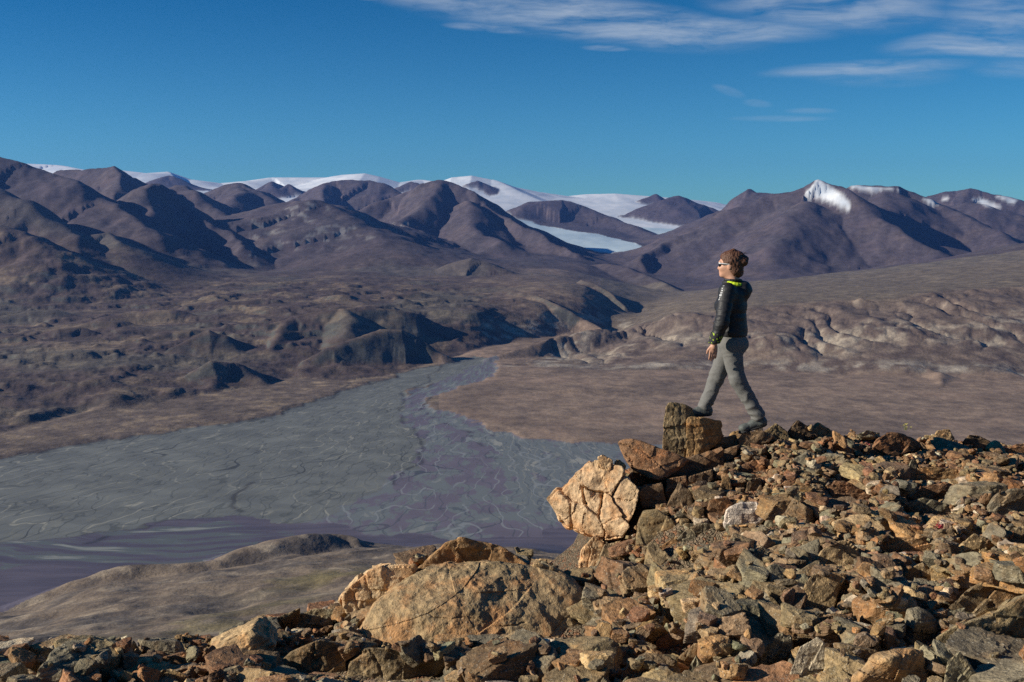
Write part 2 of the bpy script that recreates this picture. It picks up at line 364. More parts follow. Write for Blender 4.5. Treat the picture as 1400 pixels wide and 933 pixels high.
rel = np.clip((H-Z0)/150, 0, 1)
ice = (WIN == 2) | ((WIN == 0) & (R > 14300) & (H > -60))
qx, qy = proj(X, Y, H)
T2 = [(690, 285), (735, 307), (770, 314), (820, 321), (862, 331), (878, 337), (872, 352), (856, 352), (842, 347), (800, 342), (770, 334), (740, 324), (690, 312)]
T1 = [(845, 289), (880, 299), (940, 311), (960, 312), (925, 328), (905, 336), (896, 327), (855, 309)]
qxw = qx+1.5*n2(X/120, Y/120, 71)
base_t = (WIN == 0) & (R > 9500)
ice |= base_t & inpoly(qxw, qy, T2) & (R < 14500)
ice |= base_t & inpoly(qxw, qy, T1) & (R > 12500)
# relief noise
amp = np.where(ice, .05, 1.)*np.where(R > 5200, 1, .0)
mtn = sstep(5200, 6500, R)*np.where(ice, .06, 1.)
hi = np.clip((H-B)/250, 0, 1)
H = H+mtn*(13*fbm(X/520, Y/520, 3, 21)+hi*10*(ridged(X/330+.3*n2(X/300, Y/300, 8), Y/330, 2, 31)-.5)+2.2*fbm(X/90, Y/90, 2, 51))
# gullies running down the mountain sides: stripes that follow the crest parameter
land = (1-sstep(-40, 25, dfl))*(1-sstep(5000, 6500, R))*sstep(650, 1000, R)
midl = land*sstep(2200, 2700, R)
hum = np.maximum(0, fbm(X/260, Y/190, 4, 41)-.05)
lft = 1-sstep(560, 760, PX)*sstep(2200, 2400, R)*.75
main = np.zeros(H.shape)
main[WIN == 3] = 1.
for _ in range(4):
    p_ = np.pad(main, 1, mode='edge'); main = (p_[1:-1, 1:-1]+p_[2:, 1:-1]+p_[:-2, 1:-1]+p_[1:-1, 2:]+p_[1:-1, :-2])/5
H = H+midl*lft*(1-.75*main)*(22*hum+6*fbm(X/110, Y/80, 4, 42)+1.0*ridged(X/45, Y/35, 2, 43))
bh = 26.; q_ = (H-Z0+9*fbm(X/220, Y/220, 3, 144))/bh; fr_q = q_-np.floor(q_)
H = H+midl*lft*(1-.8*main)*sstep(25, 60, H-Z0)*(1-sstep(150, 210, H-Z0))*bh*.5*(sstep(.25, .75, fr_q)-fr_q)
# the eroded bluff at the right: gullies cut back into its edge, with spurs between them
EDGE = [P3(*q)[:2] for q in ((800, 453, 4120), (869, 446, 4280), (930, 433, 4200), (985, 424, 4130), (1060, 420, 4060), (1150, 415, 4030), (1250, 409, 4030), (1350, 400, 4080), (1450, 393, 4130), (1600, 385, 4200))]
de, te = seg_dist(X, Y, EDGE)
near_ = np.interp(np.arctan2(X, Y), [math.atan2(*q) for q in EDGE], [math.hypot(*q) for q in EDGE])
se = np.where(R < near_, de, -de); al = X+.35*Y
se = se+130*n2(al/520, np.zeros_like(al), 137)+40*n2(al/170, se/800, 138)
env = sstep(-60, 40, se)*(1-sstep(260, 560, se))*(PX > 700)*(dfl < 20)
gu = n2(al/235+.6*n2(X/330, Y/330, 33)+.2*n2(X/110, Y/110, 36), se/1400, 131); gu2 = n2(al/85+.5*n2(X/60, Y/60, 34), se/500, 132)
vary = .5+.9*np.clip(fbm(X/420, Y/420, 2, 135)+.35, 0, 1)
carve = ((np.sqrt(np.abs(gu))*1.3-.35)*48+(np.sqrt(np.abs(gu2))*1.3-.4)*15)*vary
H = H+env*(carve-14)
GUL = env*np.exp(-(np.abs(gu)/.10)**2)
H = H+land*(1-sstep(1500, 2300, R))*(6*fbm(X/120, Y/90, 3, 81)+.8*ridged(X/40, Y/40, 2, 82))
# flats: class masks
fx, fy = proj(wx, wy, np.full_like(X, Z0))
FAN = [(-700, 720), (-300, 660), (0, 628), (130, 606), (250, 588), (340, 577), (375, 571), (398, 560), (440, 545), (490, 530), (560, 508), (620, 495), (655, 489), (668, 491), (640, 505), (600, 522), (565, 533), (548, 545), (552, 562), (549, 576), (567, 590), (578, 612), (574, 633), (545, 652), (520, 668), (490, 682), (450, 702), (428, 715), (380, 712), (300, 706), (240, 713), (170, 724), (60, 735), (0, 740), (-300, 765), (-700, 800)]
CORR = [(655, 489), (676, 492), (684, 500), (676, 515), (640, 528), (600, 540), (578, 548), (590, 560), (640, 572), (670, 588), (720, 600), (780, 605), (850, 607), (1300, 640), (1300, 712), (880, 716), (740, 724), (690, 736), (620, 738), (540, 733), (470, 722), (428, 715), (450, 702), (545, 652), (574, 633), (578, 612), (567, 590), (549, 576), (548, 545), (600, 522)]
FANR = [(660, 584), (720, 600), (780, 605), (850, 607), (1300, 640), (1300, 712), (880, 716), (760, 708), (700, 690), (690, 650), (680, 610)]
STRK = [(-700, 800), (-300, 765), (0, 740), (170, 724), (300, 716), (400, 728), (420, 736), (330, 765), (230, 778), (0, 772), (-300, 800)]
PURP = [(-900, 760), (0, 736), (240, 712), (300, 705), (430, 714), (640, 736), (740, 722), (880, 714), (2600, 690), (2600, 900), (-900, 1100)]
m_fan = inpoly(fx, fy, FAN) & (dfl > 0); m_cor = inpoly(fx, fy, CORR) & (dfl > 0) & ~m_fan
m_pur = inpoly(fx, fy, PURP) & ~m_fan & ~m_cor & (dfl > -12); m_str = inpoly(fx, fy, STRK) & m_pur
m_fr = inpoly(fx+18*n2(X/70, Y/110, 12), fy, FANR) & m_cor
brown = (dfl > 0) & ~m_fan & ~m_cor & ~m_pur
bw = brown.astype(np.float32)
for _ in range(7):
    p_ = np.pad(bw, 1, mode='edge'); bw = (p_[1:-1, 1:-1]+p_[2:, 1:-1]+p_[:-2, 1:-1]+p_[1:-1, 2:]+p_[1:-1, :-2])/5
H = H+(4.5+2.*fbm(X/150, Y/120, 3, 92))*bw*sstep(0, 40, dfl)
# dark incised channels along the fan, and the upper cut bank's shadow as painted colour
CH = [[(660, 489), (628, 496), (604, 500), (600, 508), (586, 513), (588, 522), (570, 529), (548, 536), (553, 548), (546, 560), (552, 569), (548, 577), (566, 587), (572, 600), (579, 612), (572, 622), (576, 633), (560, 641), (543, 651), (536, 662)],
      [(480, 525), (455, 545), (395, 557), (372, 569), (340, 578)], [(160, 726), (130, 741), (118, 743)], [(330, 700), (318, 690), (322, 676), (345, 660)],
      [(590, 545), (575, 560), (600, 575), (640, 590), (660, 610)], [(670, 590), (690, 620), (740, 640), (752, 660), (735, 680)]]
chan_bank_shade = np.zeros(H.shape)
for c in CH:
    d, _ = seg_dist(X+5*n2(X/30, Y/40, 3), Y+8*n2(X/40, Y/30, 4), [PZ(a, b, Z0) for a, b in c])
    chan_bank_shade = np.maximum(chan_bank_shade, np.exp(-(d/5.5)**2))
bank, _ = seg_dist(wx, wy, [PZ(a, b, Z0) for a, b in FAN[:12]])
chan_bank_shade = np.maximum(chan_bank_shade, np.exp(-(bank/6)**2))  # shadow under the cut bank, painted as a dark line
bank, _ = seg_dist(wx, wy, [PZ(a, b, Z0) for a, b in FAN[29:35]])
chan_bank_shade = np.maximum(chan_bank_shade, .8*np.exp(-(bank/4)**2))

# ---- normals / slope for colouring rock types
def vnorm(H):
    pu = np.stack(np.gradient(X, axis=0)), np.gradient(Y, axis=0), np.gradient(H, axis=0)
    pv = np.stack(np.gradient(X, axis=1)), np.gradient(Y, axis=1), np.gradient(H, axis=1)
    n = np.stack([pu[1]*pv[2]-pu[2]*pv[1], pu[2]*pv[0]-pu[0]*pv[2], pu[0]*pv[1]-pu[1]*pv[0]], -1)
    n /= np.linalg.norm(n, axis=-1, keepdims=True)+1e-9
    return n*np.sign(n[..., 2:3])
NRM = vnorm(H); steep = 1-NRM[..., 2]
def lerp(a, b, t): return a+(np.asarray(b)-a)*t[..., None]
pur = np.array([.118, .094, .098]); tan = np.array([.205, .168, .125]); grg = np.array([.135, .14, .125]); dkb = np.array([.085, .07, .062]); pale = np.array([.33, .31, .27])
na = fbm(X/330, Y/240, 4, 101); nb = fbm(X/90, Y/60, 4, 102); nc = fbm(X/700, Y/500, 3, 103)
C = np.zeros(H.shape+(3,))+pur*.66
C = lerp(C, tan*.95, sstep(-.05, .6, na+.5*nb)*.7*(1-sstep(5500, 7000, R)))
C = lerp(C, dkb*.8, sstep(.05, .5, nb-.4*na)*.75)
C = lerp(C, grg*.8, sstep(.15, .5, nc)*.5)
mt = sstep(5500, 7500, R)
C = lerp(C, np.array([.078, .066, .080]), mt*.85)
C = lerp(C, np.array([.105, .083, .080]), mt*sstep(.1, .6, na)*.5)
rightw = sstep(600, 760, PX+60*n2(X/300, Y/300, 44))*(R < 6800)*(R > 1500); rightland = rightw > .5
C = lerp(C, np.array([.185, .150, .128]), rightw*np.clip(.55+.3*np.clip(nb, -1, 1), 0, 1))
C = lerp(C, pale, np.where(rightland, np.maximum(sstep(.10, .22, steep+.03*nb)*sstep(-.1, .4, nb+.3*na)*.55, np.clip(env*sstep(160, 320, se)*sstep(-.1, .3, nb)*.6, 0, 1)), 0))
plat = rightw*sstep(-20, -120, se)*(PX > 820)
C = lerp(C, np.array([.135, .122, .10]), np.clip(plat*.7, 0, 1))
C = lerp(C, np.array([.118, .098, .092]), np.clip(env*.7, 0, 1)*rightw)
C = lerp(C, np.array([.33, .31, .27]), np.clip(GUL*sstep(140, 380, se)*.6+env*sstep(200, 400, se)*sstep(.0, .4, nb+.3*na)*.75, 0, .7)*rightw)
C = lerp(C, np.array([.29, .28, .255]), np.where((WIN == 4) | ((WIN == 0) & rightland), sstep(0, 40, -dfl)*(1-sstep(60, 150, -dfl))*sstep(-.3, .3, nb), 0)*.8)
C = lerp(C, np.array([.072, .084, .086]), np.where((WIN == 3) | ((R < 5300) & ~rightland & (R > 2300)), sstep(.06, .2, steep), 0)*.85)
C = lerp(C, np.array([.30, .30, .29]), np.where((R > 6500) & (R < 9000) & (qx > 340) & (qx < 560), sstep(.07, .13, steep)*sstep(.0, .3, nb), 0)*.45)
spur = (R < 1650) & (dfl < 0)
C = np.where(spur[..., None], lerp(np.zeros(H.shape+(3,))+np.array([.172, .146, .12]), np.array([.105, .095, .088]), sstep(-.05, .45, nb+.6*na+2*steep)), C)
C = lerp(C, np.array([.28, .25, .205]), np.where(spur, sstep(.2, .6, fbm(X/60, Y/40, 3, 140)), 0)*.6)
vegp = [PZ(430, 792, -400), PZ(350, 826, -372), PZ(480, 785, -405), PZ(330, 850, -360), PZ(200, 868, -365)]
for v_, rad in zip(vegp, (50, 45, 60, 40, 40)):
    dv = np.hypot((X-v_[0])/1.5, Y-v_[1]); C = lerp(C, np.array([.125, .112, .05]), np.where(spur, np.exp(-(dv/rad)**2)*sstep(-.1, .4, nb+.2)*.6, 0))
C = lerp(C, np.array([.06, .057, .06]), np.where(spur, np.exp(-(n2(X/160, Y/110, 86)/.03)**2)*.55*sstep(.0, .3, na+.2), 0))
fanc = np.array([.145, .155, .150]); purc = np.array([.130, .115, .142])
C = np.where(brown[..., None], lerp(lerp(np.zeros(H.shape+(3,))+np.array([.135, .112, .10]), tan*1.1, sstep(.0, .5, nb)*.7), np.array([.085, .072, .068]), sstep(.1, .5, na)*.6), C)
C = np.where((brown & (PX > 600))[..., None], lerp(np.zeros(H.shape+(3,))+np.array([.225, .178, .148]), np.array([.15, .12, .103]), sstep(-.1, .5, na+.3*nb)*.8), C)
warm_ = (1-sstep(5200, 7500, R))[..., None]
C = C*(1+warm_*(np.array([1.08, 1.0, .90])-1))
C = np.where(m_fan[..., None], fanc, C)
C = np.where(m_cor[..., None], purc*1.1, C)
C = np.where(m_pur[..., None], purc*.86, C)
def blur_(m):
    p = np.pad(m.astype(np.float32), 1, mode='edge'); return (p[1:-1, 1:-1]*2+p[:-2, 1:-1]+p[2:, 1:-1]+p[1:-1, :-2]+p[1:-1, 2:])/6
icec = np.array([.80, .83, .86])
tong = base_t & (R < 14200)
ICE = ice.astype(float)
ICE = blur_(blur_(ICE))
C = lerp(C, icec, ICE)
C = lerp(C, np.array([.50, .66, .72]), np.where(ice & tong, .75, 0))
def snow(poly, r0, r1, w=1.):
    global C
    s = inpoly(qx+1.5*n2(X/260, Y/260, 15), qy+.8*n2(X/260, Y/260, 16), poly) & (R > r0) & (R < r1)
    return s
SN = snow([(1116, 243), (1122, 245), (1130, 250), (1150, 266), (1162, 278), (1165, 288), (1150, 283), (1126, 272), (1098, 265), (1108, 257), (1114, 250)], 8000, 10400)
SN |= snow([(1155, 252), (1200, 250), (1236, 251), (1262, 266), (1290, 280), (1270, 278), (1240, 262), (1225, 259), (1205, 260), (1192, 264), (1180, 259), (1165, 258)], 9800, 11200)
SN |= snow([(1262, 268), (1280, 264), (1300, 272), (1290, 274), (1272, 270)], 11500, 14500)
SN |= snow([(1318, 254), (1332, 255), (1345, 260), (1380, 269), (1392, 274), (1382, 277), (1360, 268), (1342, 263), (1325, 262)], 11500, 14500)
SN |= snow([(1325, 270), (1345, 272), (1362, 281), (1376, 287), (1350, 283)], 10800, 14500)
SN |= snow([(1098, 266), (1108, 268), (1110, 270), (1100, 268)], 8000, 10400)
sb_ = SN.astype(np.float32)
for _ in range(1):
    p_ = np.pad(sb_, 1, mode='edge'); sb_ = (p_[1:-1, 1:-1]+p_[2:, 1:-1]+p_[:-2, 1:-1]+p_[1:-1, 2:]+p_[1:-1, :-2])/5
C = lerp(C, icec*.95, sb_)
C *= (1+.10*np.clip(nb, -1, 1)*(1-ICE))[..., None]
C = lerp(C, np.array([.035, .035, .042]), chan_bank_shade*np.where(flat_w > .2, .7, 0))  # darkens the channels and paints in the bank's shadow line

dl, _ = seg_dist(X, Y+6*n2(X/90, Y/90, 3), [PZ(*q, Z0)[:2] for q in ((676, 503), (740, 501.5), (850, 503), (1000, 504))])
C = lerp(C, np.array([.34, .30, .25]), np.where(brown | (dfl < 0), .8*np.exp(-(dl/7)**2), 0))
apex = PZ(662, 489, Z0)
FLOW = np.stack([np.hypot(X-apex[0], Y-apex[1]), np.arctan2(X-apex[0], -(Y-apex[1]))*1100, np.zeros_like(X)], -1)
def blur(m):
    m = m.astype(np.float32); p = np.pad(m, 1, mode='edge')
    return (p[1:-1, 1:-1]*2+p[:-2, 1:-1]+p[2:, 1:-1]+p[1:-1, :-2]+p[1:-1, 2:])/6
MSK = np.stack([blur(m_fan), blur(m_cor), blur(m_pur), np.ones_like(X)], -1)
MS2 = np.stack([blur(ice | SN), blur(m_str), blur(m_fr), np.ones_like(X)], -1)

# ---- terrain material
mt_, nt = material('tundra_and_river_gravel')
pos = nt.n('ShaderNodeTexCoord').outputs['Object']
col = nt.attr('col'); mk = nt.n('ShaderNodeSeparateColor', {0: nt.attr('msk')}); mk2 = nt.n('ShaderNodeSeparateColor', {0: nt.attr('msk2')})
fan_, cor_, pur_ = mk.outputs[0], mk.outputs[1], mk.outputs[2]; sn_, str_, fr_ = mk2.outputs[0], mk2.outputs[1], mk2.outputs[2]
flow = nt.attr('flow', 'Vector')
n1 = nt.noise(pos, .02, 6., .62); n2_ = nt.noise(pos, .11, 5., .6)
far_ = nt.attr('far', 'Fac')
landv = nt.mix(nt.math('SUBTRACT', 1., nt.math('MULTIPLY', far_, .3)), col, nt.mix(1., col, nt.mix(nt.ramp(n1, .3, .72), (.66, .64, .66), (1.36, 1.34, 1.30)), 'MULTIPLY'))
landv = nt.mix(1., landv, nt.mix(nt.ramp(n2_, .3, .7), (.86, .86, .87), (1.14, 1.14, 1.12)), 'MULTIPLY')
# braided channels: contour lines of warped, stretched noise in fan coordinates
warp = nt.n('ShaderNodeTexNoise'); warp.inputs['Scale'].default_value = .011; warp.inputs['Detail'].default_value = 2; nt.put(warp.inputs['Vector'], flow)
wv = nt.vmath('MULTIPLY', nt.vmath('SUBTRACT', warp.outputs['Color'], (.5, .5, .5)), (70., 46., 0.))
fw = nt.vmath('ADD', flow, wv)
sf = nt.n('ShaderNodeSeparateXYZ', {0: flow})
def braid(su, lam, off, w, A, keep=.45):
    """channels that wander down the fan, join and part, and die out in places"""
    nv = nt.vmath('ADD', nt.vmath('MULTIPLY', flow, (1./su, .45/lam, 0.)), (off*7.3, off*3.1, off))
    t = nt.math('ADD', nt.math('ADD', nt.math('DIVIDE', sf.outputs[1], lam), off), nt.math('MULTIPLY', nt.math('SUBTRACT', nt.noise(nv, 1., 2.5, .55), .5), A))
    q = nt.math('ABSOLUTE', nt.math('SUBTRACT', nt.math('FRACT', t), .5))
    on = nt.ramp(nt.noise(nt.vmath('ADD', nt.vmath('MULTIPLY', flow, (1.6/su, .3/lam, 0.)), (off, off*2., off)), 1., 2.), keep, keep+.12)
    return nt.math('MULTIPLY', nt.ramp(q, w*.4, w, 1., 0.), on)
k1 = braid(210., 34., .13, .055, 5., .36); k2 = braid(160., 27., .57, .055, 5., .38); k3 = braid(330., 120., .31, .016, 4., .43); k4 = braid(110., 17., .77, .10, 4.5, .30); k5 = braid(130., 21., .91, .065, 4.5, .36)
thin = nt.ramp(nt.noise(fw, .004, 2.), .42, .62)
fanv = nt.mix(nt.math('MULTIPLY', k1, nt.math('ADD', .6, nt.math('MULTIPLY', thin, .4))), col, (.27, .265, .225))
fanv = nt.mix(nt.math('MULTIPLY', k4, .75), fanv, (.175, .18, .16))
fanv = nt.mix(nt.math('MULTIPLY', k5, .65), fanv, (.075, .085, .085))
fanv = nt.mix(nt.math('MULTIPLY', k2, .65), fanv, (.068, .078, .08))
fanv = nt.mix(nt.math('MULTIPLY', k3, .8), fanv, (.035, .042, .05))
fanv = nt.mix(1., fanv, nt.mix(nt.ramp(nt.noise(fw, .014, 5., .6), .3, .7), (.80, .81, .82), (1.18, 1.17, 1.13)), 'MULTIPLY')
# corridor: purple silt with grey-green and pale bars
bar = nt.noise(nt.vmath('MULTIPLY', fw, (1/120., 1/36., 1.)), 1., 5., .62)
barm = nt.math('ADD', nt.ramp(bar, .47, .53), nt.math('MULTIPLY', fr_, nt.ramp(bar, .36, .42)), clamp=True)
corv = nt.mix(barm, col, (.155, .172, .172))
corv = nt.mix(nt.math('MULTIPLY', nt.ramp(bar, .585, .635), nt.math('ADD', .45, nt.math('MULTIPLY', fr_, .45))), corv, (.31, .305, .265))
corv = nt.mix(nt.math('MULTIPLY', k2, .6), corv, (.062, .074, .092))
corv = nt.mix(nt.math('MULTIPLY', k1, .7), corv, (.25, .265, .265))
corv = nt.mix(nt.math('MULTIPLY', k5, .4), corv, (.07, .08, .10))
corv = nt.mix(nt.math('MULTIPLY', k3, .7), corv, (.04, .05, .07))
corv = nt.mix(nt.math('MULTIPLY', nt.math('MULTIPLY', k4, fr_), .5), corv, (.26, .255, .215))
# mud flat: long streaks along the shore
stv = nt.noise(nt.vmath('MULTIPLY', nt.vmath('ADD', pos, nt.vmath('MULTIPLY', nt.vmath('SUBTRACT', nt.noise(pos, .004, 2., out=1), (.5, .5, .5)), (60., 120., 0.))), (1/240., 1/24., 1.)), 1., 4., .6)
purv = nt.mix(nt.ramp(stv, .38, .62), nt.mix(1., col, (.82, .82, .86), 'MULTIPLY'), nt.mix(1., col, (1.14, 1.12, 1.10), 'MULTIPLY'))
s1 = nt.math('MULTIPLY', str_, nt.ramp(stv, .46, .55))
purv = nt.mix(s1, purv, (.115, .128, .126))
purv = nt.mix(nt.math('MULTIPLY', str_, nt.ramp(stv, .585, .64)), purv, (.26, .265, .235))
purv = nt.mix(nt.math('MULTIPLY', nt.ramp(stv, .36, .30), .6), purv, (.06, .062, .085))
c = nt.mix(fan_, landv, fanv); c = nt.mix(cor_, c, corv); c = nt.mix(pur_, c, purv)
flatm0 = nt.math('ADD', fan_, nt.math('ADD', cor_, pur_), clamp=True)
landv = nt.mix(1., landv, nt.mix(nt.ramp(nt.noise(pos, .5, 5., .7), .32, .68), (.68, .68, .69), (1.32, 1.32, 1.29)), 'MULTIPLY')
c = nt.mix(fan_, landv, fanv); c = nt.mix(cor_, c, corv); c = nt.mix(pur_, c, purv)
scree = nt.ramp(nt.noise(nt.vmath('MULTIPLY', pos, (.0042, .0042, .0016)), 1., 6., .68), .5, .66)
c = nt.mix(nt.math('MULTIPLY', nt.math('MULTIPLY', scree, far_), nt.math('SUBTRACT', .6, nt.math('MULTIPLY', flatm0, .6), clamp=True)), c, nt.mix(1., col, (1.55, 1.42, 1.34), 'MULTIPLY'))
snowv = nt.mix(1., col, nt.mix(nt.ramp(nt.noise(nt.vmath('MULTIPLY', pos, (.004, .0012, .012)), 1., 5.), .3, .7), (.76, .81, .85), (1.06, 1.05, 1.03)), 'MULTIPLY')
c = nt.mix(sn_, c, snowv)
flatm = nt.math('ADD', fan_, nt.math('ADD', cor_, pur_), clamp=True)
rough_ = nt.math('SUBTRACT', .95, nt.math('MULTIPLY', nt.math('ADD', pur_, nt.math('MULTIPLY', cor_, .5)), .35))
hgt = nt.math('ADD', nt.math('MULTIPLY', nt.noise(pos, .018, 5., .5), 9.), nt.math('MULTIPLY', nt.noise(pos, .15, 3., .55), .9))
calm = nt.math('SUBTRACT', 1., nt.math('MULTIPLY', nt.math('ADD', flatm, sn_, clamp=True), .97))
bp = nt.n('ShaderNodeBump', {'Strength': nt.math('MULTIPLY', calm, nt.math('SUBTRACT', .85, nt.math('MULTIPLY', far_, .5))), 'Distance': 1., 'Height': hgt})
finish(nt, c, rough_, bp.outputs[0], .25)

# ---- split the one grid into named landscape sheets that share their borders
idx = np.arange(NR*NC).reshape(NR, NC)
quad = np.stack([idx[:-1, :-1], idx[:-1, 1:], idx[1:, 1:], idx[1:, :-1]], -1)
qc = lambda m: (m[:-1, :-1].astype(int)+m[1:, :-1]+m[:-1, 1:]+m[1:, 1:]) >= 3
q_ice = qc(ice); q_riv = qc(m_fan | m_cor | m_pur); Rq = R[:-1, :-1]
q_slope = ~q_riv & (Rq < 1700) & ~(dfl[:-1, :-1] > 0)
q_mtn = ~q_ice & ~q_riv & (Rq > 6400)
q_val = ~(q_ice | q_riv | q_slope | q_mtn)
V = np.stack([X, Y, H], -1).reshape(-1, 3)
def sheet(name, m):
    q = quad[m]
    if not len(q): return
    used = np.unique(q); re = np.zeros(NR*NC, np.int32); re[used] = np.arange(len(used))
    Cc = np.concatenate([C.reshape(-1, 3), np.ones((NR*NC, 1))], 1)
    o = npmesh(name, V[used], re[q], mt_, smooth=True, attrs={'col': ('FLOAT_COLOR', Cc[used]), 'msk': ('FLOAT_COLOR', MSK.reshape(-1, 4)[used]), 'msk2': ('FLOAT_COLOR', MS2.reshape(-1, 4)[used]), 'flow': ('FLOAT_VECTOR', FLOW.reshape(-1, 3)[used]), 'far': ('FLOAT', np.maximum(sstep(4500, 7500, R), np.maximum(main*.6, (brown & (PX > 500))*.6)).ravel()[used])})
    # true normals of the whole sheet, so the borders between sheets do not show
    o.data.normals_split_custom_set_from_vertices(NRM.reshape(-1, 3)[used].tolist()) if False else None
    props(o, kind='structure')
sheet('mountains', q_mtn); sheet('glacier', q_ice); sheet('river_plain', q_riv); sheet('hillside', q_slope); sheet('hills', q_val)
# ================================================================ FOREGROUND RIDGE
rng = np.random.default_rng(11)
GC = []
def gp(px, py, D): GC.append(P3(px, py, D))
for q in ((1400, 960, 3.1), (1700, 960, 3.0), (1100, 960, 3.4), (800, 960, 3.9), (500, 960, 4.1), (200, 960, 4.15), (-100, 960, 4.2), (-400, 950, 4.3),
          (0, 892, 5.1), (-300, 900, 5.2), (200, 886, 5.2), (330, 872, 5.5), (420, 850, 6.0), (600, 885, 5.0), (700, 880, 5.0), (800, 900, 4.4), (790, 815, 6.0), (470, 905, 4.7),
          (1000, 860, 4.4), (1000, 780, 5.4), (1000, 700, 6.9), (1000, 640, 8.2), (1010, 606, 9.0), (1200, 860, 3.9), (1200, 780, 4.9), (1200, 700, 6.5), (1200, 645, 8.2), (1200, 615, 9.5), (1100, 602, 9.4),
          (1400, 860, 3.7), (1400, 780, 4.7), (1400, 700, 6.3), (1400, 640, 8.4), (1400, 618, 10.), (1700, 860, 3.6), (1700, 700, 6.2), (1700, 622, 10.2),
          (890, 780, 6.2), (900, 720, 7.3), (930, 660, 8.2), (860, 790, 6.4), (940, 640, 8.7), (850, 745, 7.6)): gp(*q)
for q in ((330, 6.6, -3.1), (200, 6.3, -3.2), (0, 6.2, -3.2), (-300, 6.3, -3.3), (0, 8.5, -6.2), (-300, 8.5, -6.3), (300, 8.5, -6.0), (480, 7.2, -3.6), (480, 9., -6.5), (600, 7.2, -3.4), (620, 9, -6.5), (720, 7.4, -3.7), (700, 9., -6.0), (760, 9.6, -6.),
          (830, 9.6, -4.2), (900, 10.2, -3.8), (1000, 10.6, -3.6), (1000, 12.5, -6.4), (1200, 11.2, -3.6), (1200, 13., -6.5), (1400, 11.6, -3.7), (1400, 13.3, -6.), (1750, 11.8, -3.8), (1750, 13.5, -6.5), (800, 12.5, -9), (400, 12.5, -11), (0, 12.5, -11.5), (-400, 12.5, -11.5), (800, 7.9, -3.0)):
    GC.append(((q[0]-CX)/F*q[1], q[1], q[2]))
GC = np.array(GC); ng = len(GC)
Ag = np.zeros((ng+3, ng+3)); Ag[:ng, :ng] = np.sqrt(((GC[:, None, :2]-GC[None, :, :2])**2).sum(-1)+.02)-2e-2*np.eye(ng)
Ag[:ng, ng] = 1; Ag[:ng, ng+1:] = GC[:, :2]; Ag[ng, :ng] = 1; Ag[ng+1:, :ng] = GC[:, :2].T
Wg = np.linalg.solve(Ag, np.concatenate([GC[:, 2], [0, 0, 0]]))
def ground(x, y):
    s = Wg[ng]+Wg[ng+1]*x+Wg[ng+2]*y
    for k in range(ng): s = s+Wg[k]*np.sqrt((x-GC[k, 0])**2+(y-GC[k, 1])**2+.02)
    return s-.09
CELL = .0125; GX0, GX1, GY0, GY1 = -5.2, 8.2, 2.5, 13.2
gx = np.arange(GX0, GX1, CELL); gy = np.arange(GY0, GY1, CELL)
GXX, GYY = np.meshgrid(gx, gy, indexing='xy')           # [iy, ix]
G0 = ground(GXX, GYY).astype(np.float32); HM = G0.copy()

# ---- rock material: tint and local coordinates travel with the vertices
rk_, nt = material('weathered_gneiss')
lc = nt.attr('lc', 'Vector'); tint = nt.attr('tint')
big = nt.noise(lc, 5., 4., .6); mid = nt.noise(lc, 22., 5., .65); sp = nt.noise(lc, 120., 3., .65)
fol = nt.noise(nt.vmath('MULTIPLY', lc, (6., 6., 55.)), 1., 4., .6, .6)
c = nt.mix(nt.math('MULTIPLY', nt.ramp(big, .48, .66), .55), tint, nt.mix(1., tint, (1.3, .95, .68), 'MULTIPLY'))
c = nt.mix(nt.math('MULTIPLY', nt.ramp(nt.noise(lc, 3.1, 3.), .52, .68), .5), c, nt.mix(1., tint, (.74, .77, .74), 'MULTIPLY'))
fa_ = nt.attr('tint', 'Alpha')
c = nt.mix(fa_, c, nt.mix(1., c, nt.mix(nt.ramp(fol, .3, .7), (.74, .74, .76), (1.2, 1.18, 1.14)), 'MULTIPLY'))
c = nt.mix(nt.math('MULTIPLY', nt.math('SUBTRACT', 1., fa_, clamp=True), nt.math('MULTIPLY', nt.ramp(big, .42, .62), .7)), c, (.40, .20, .085))
c = nt.mix(1., c, nt.mix(nt.ramp(mid, .28, .72), (.60, .60, .60), (1.36, 1.35, 1.3)), 'MULTIPLY')
c = nt.mix(nt.math('MULTIPLY', nt.ramp(sp, .60, .68), .6), c, (.58, .54, .43))
c = nt.mix(nt.math('MULTIPLY', nt.ramp(nt.noise(lc, 75., 3., .6), .60, .68), .65), c, (.035, .033, .03))
c = nt.mix(nt.math('MULTIPLY', nt.ramp(nt.noise(lc, 13., 5., .7), .66, .72), .6), c, (.045, .045, .042))
hb = nt.math('ADD', nt.math('MULTIPLY', mid, 1.), nt.math('ADD', nt.math('MULTIPLY', fol, nt.math('MULTIPLY', fa_, .55)), nt.math('MULTIPLY', sp, .28)))
bp = nt.n('ShaderNodeBump', {'Strength': .75, 'Distance': .022, 'Height': hb})
finish(nt, c, .88, bp.outputs[0], .25)
gm_, nt = material('grit_between_rocks')
pos = nt.n('ShaderNodeTexCoord').outputs['Object']
wp = nt.vmath('ADD', pos, nt.vmath('MULTIPLY', nt.vmath('SUBTRACT', nt.noise(pos, 30., 2., out=1), (.5, .5, .5)), (.02, .02, .02)))
vo = nt.n('ShaderNodeTexVoronoi', {'Vector': wp, 'Scale': 38.}); vo2 = nt.n('ShaderNodeTexVoronoi', {'Vector': wp, 'Scale': 38.}, feature='DISTANCE_TO_EDGE')
sv_ = nt.n('ShaderNodeSeparateColor', {0: vo.outputs['Color']})
c = nt.mix(sv_.outputs[0], (.13, .105, .07), (.27, .20, .13))
c = nt.mix(nt.ramp(sv_.outputs[1], .7, .9), c, (.26, .13, .07))
c = nt.mix(1., c, nt.mix(nt.noise(pos, 90., 4., .6), (.5, .5, .5), (1.5, 1.5, 1.5)), 'MULTIPLY')
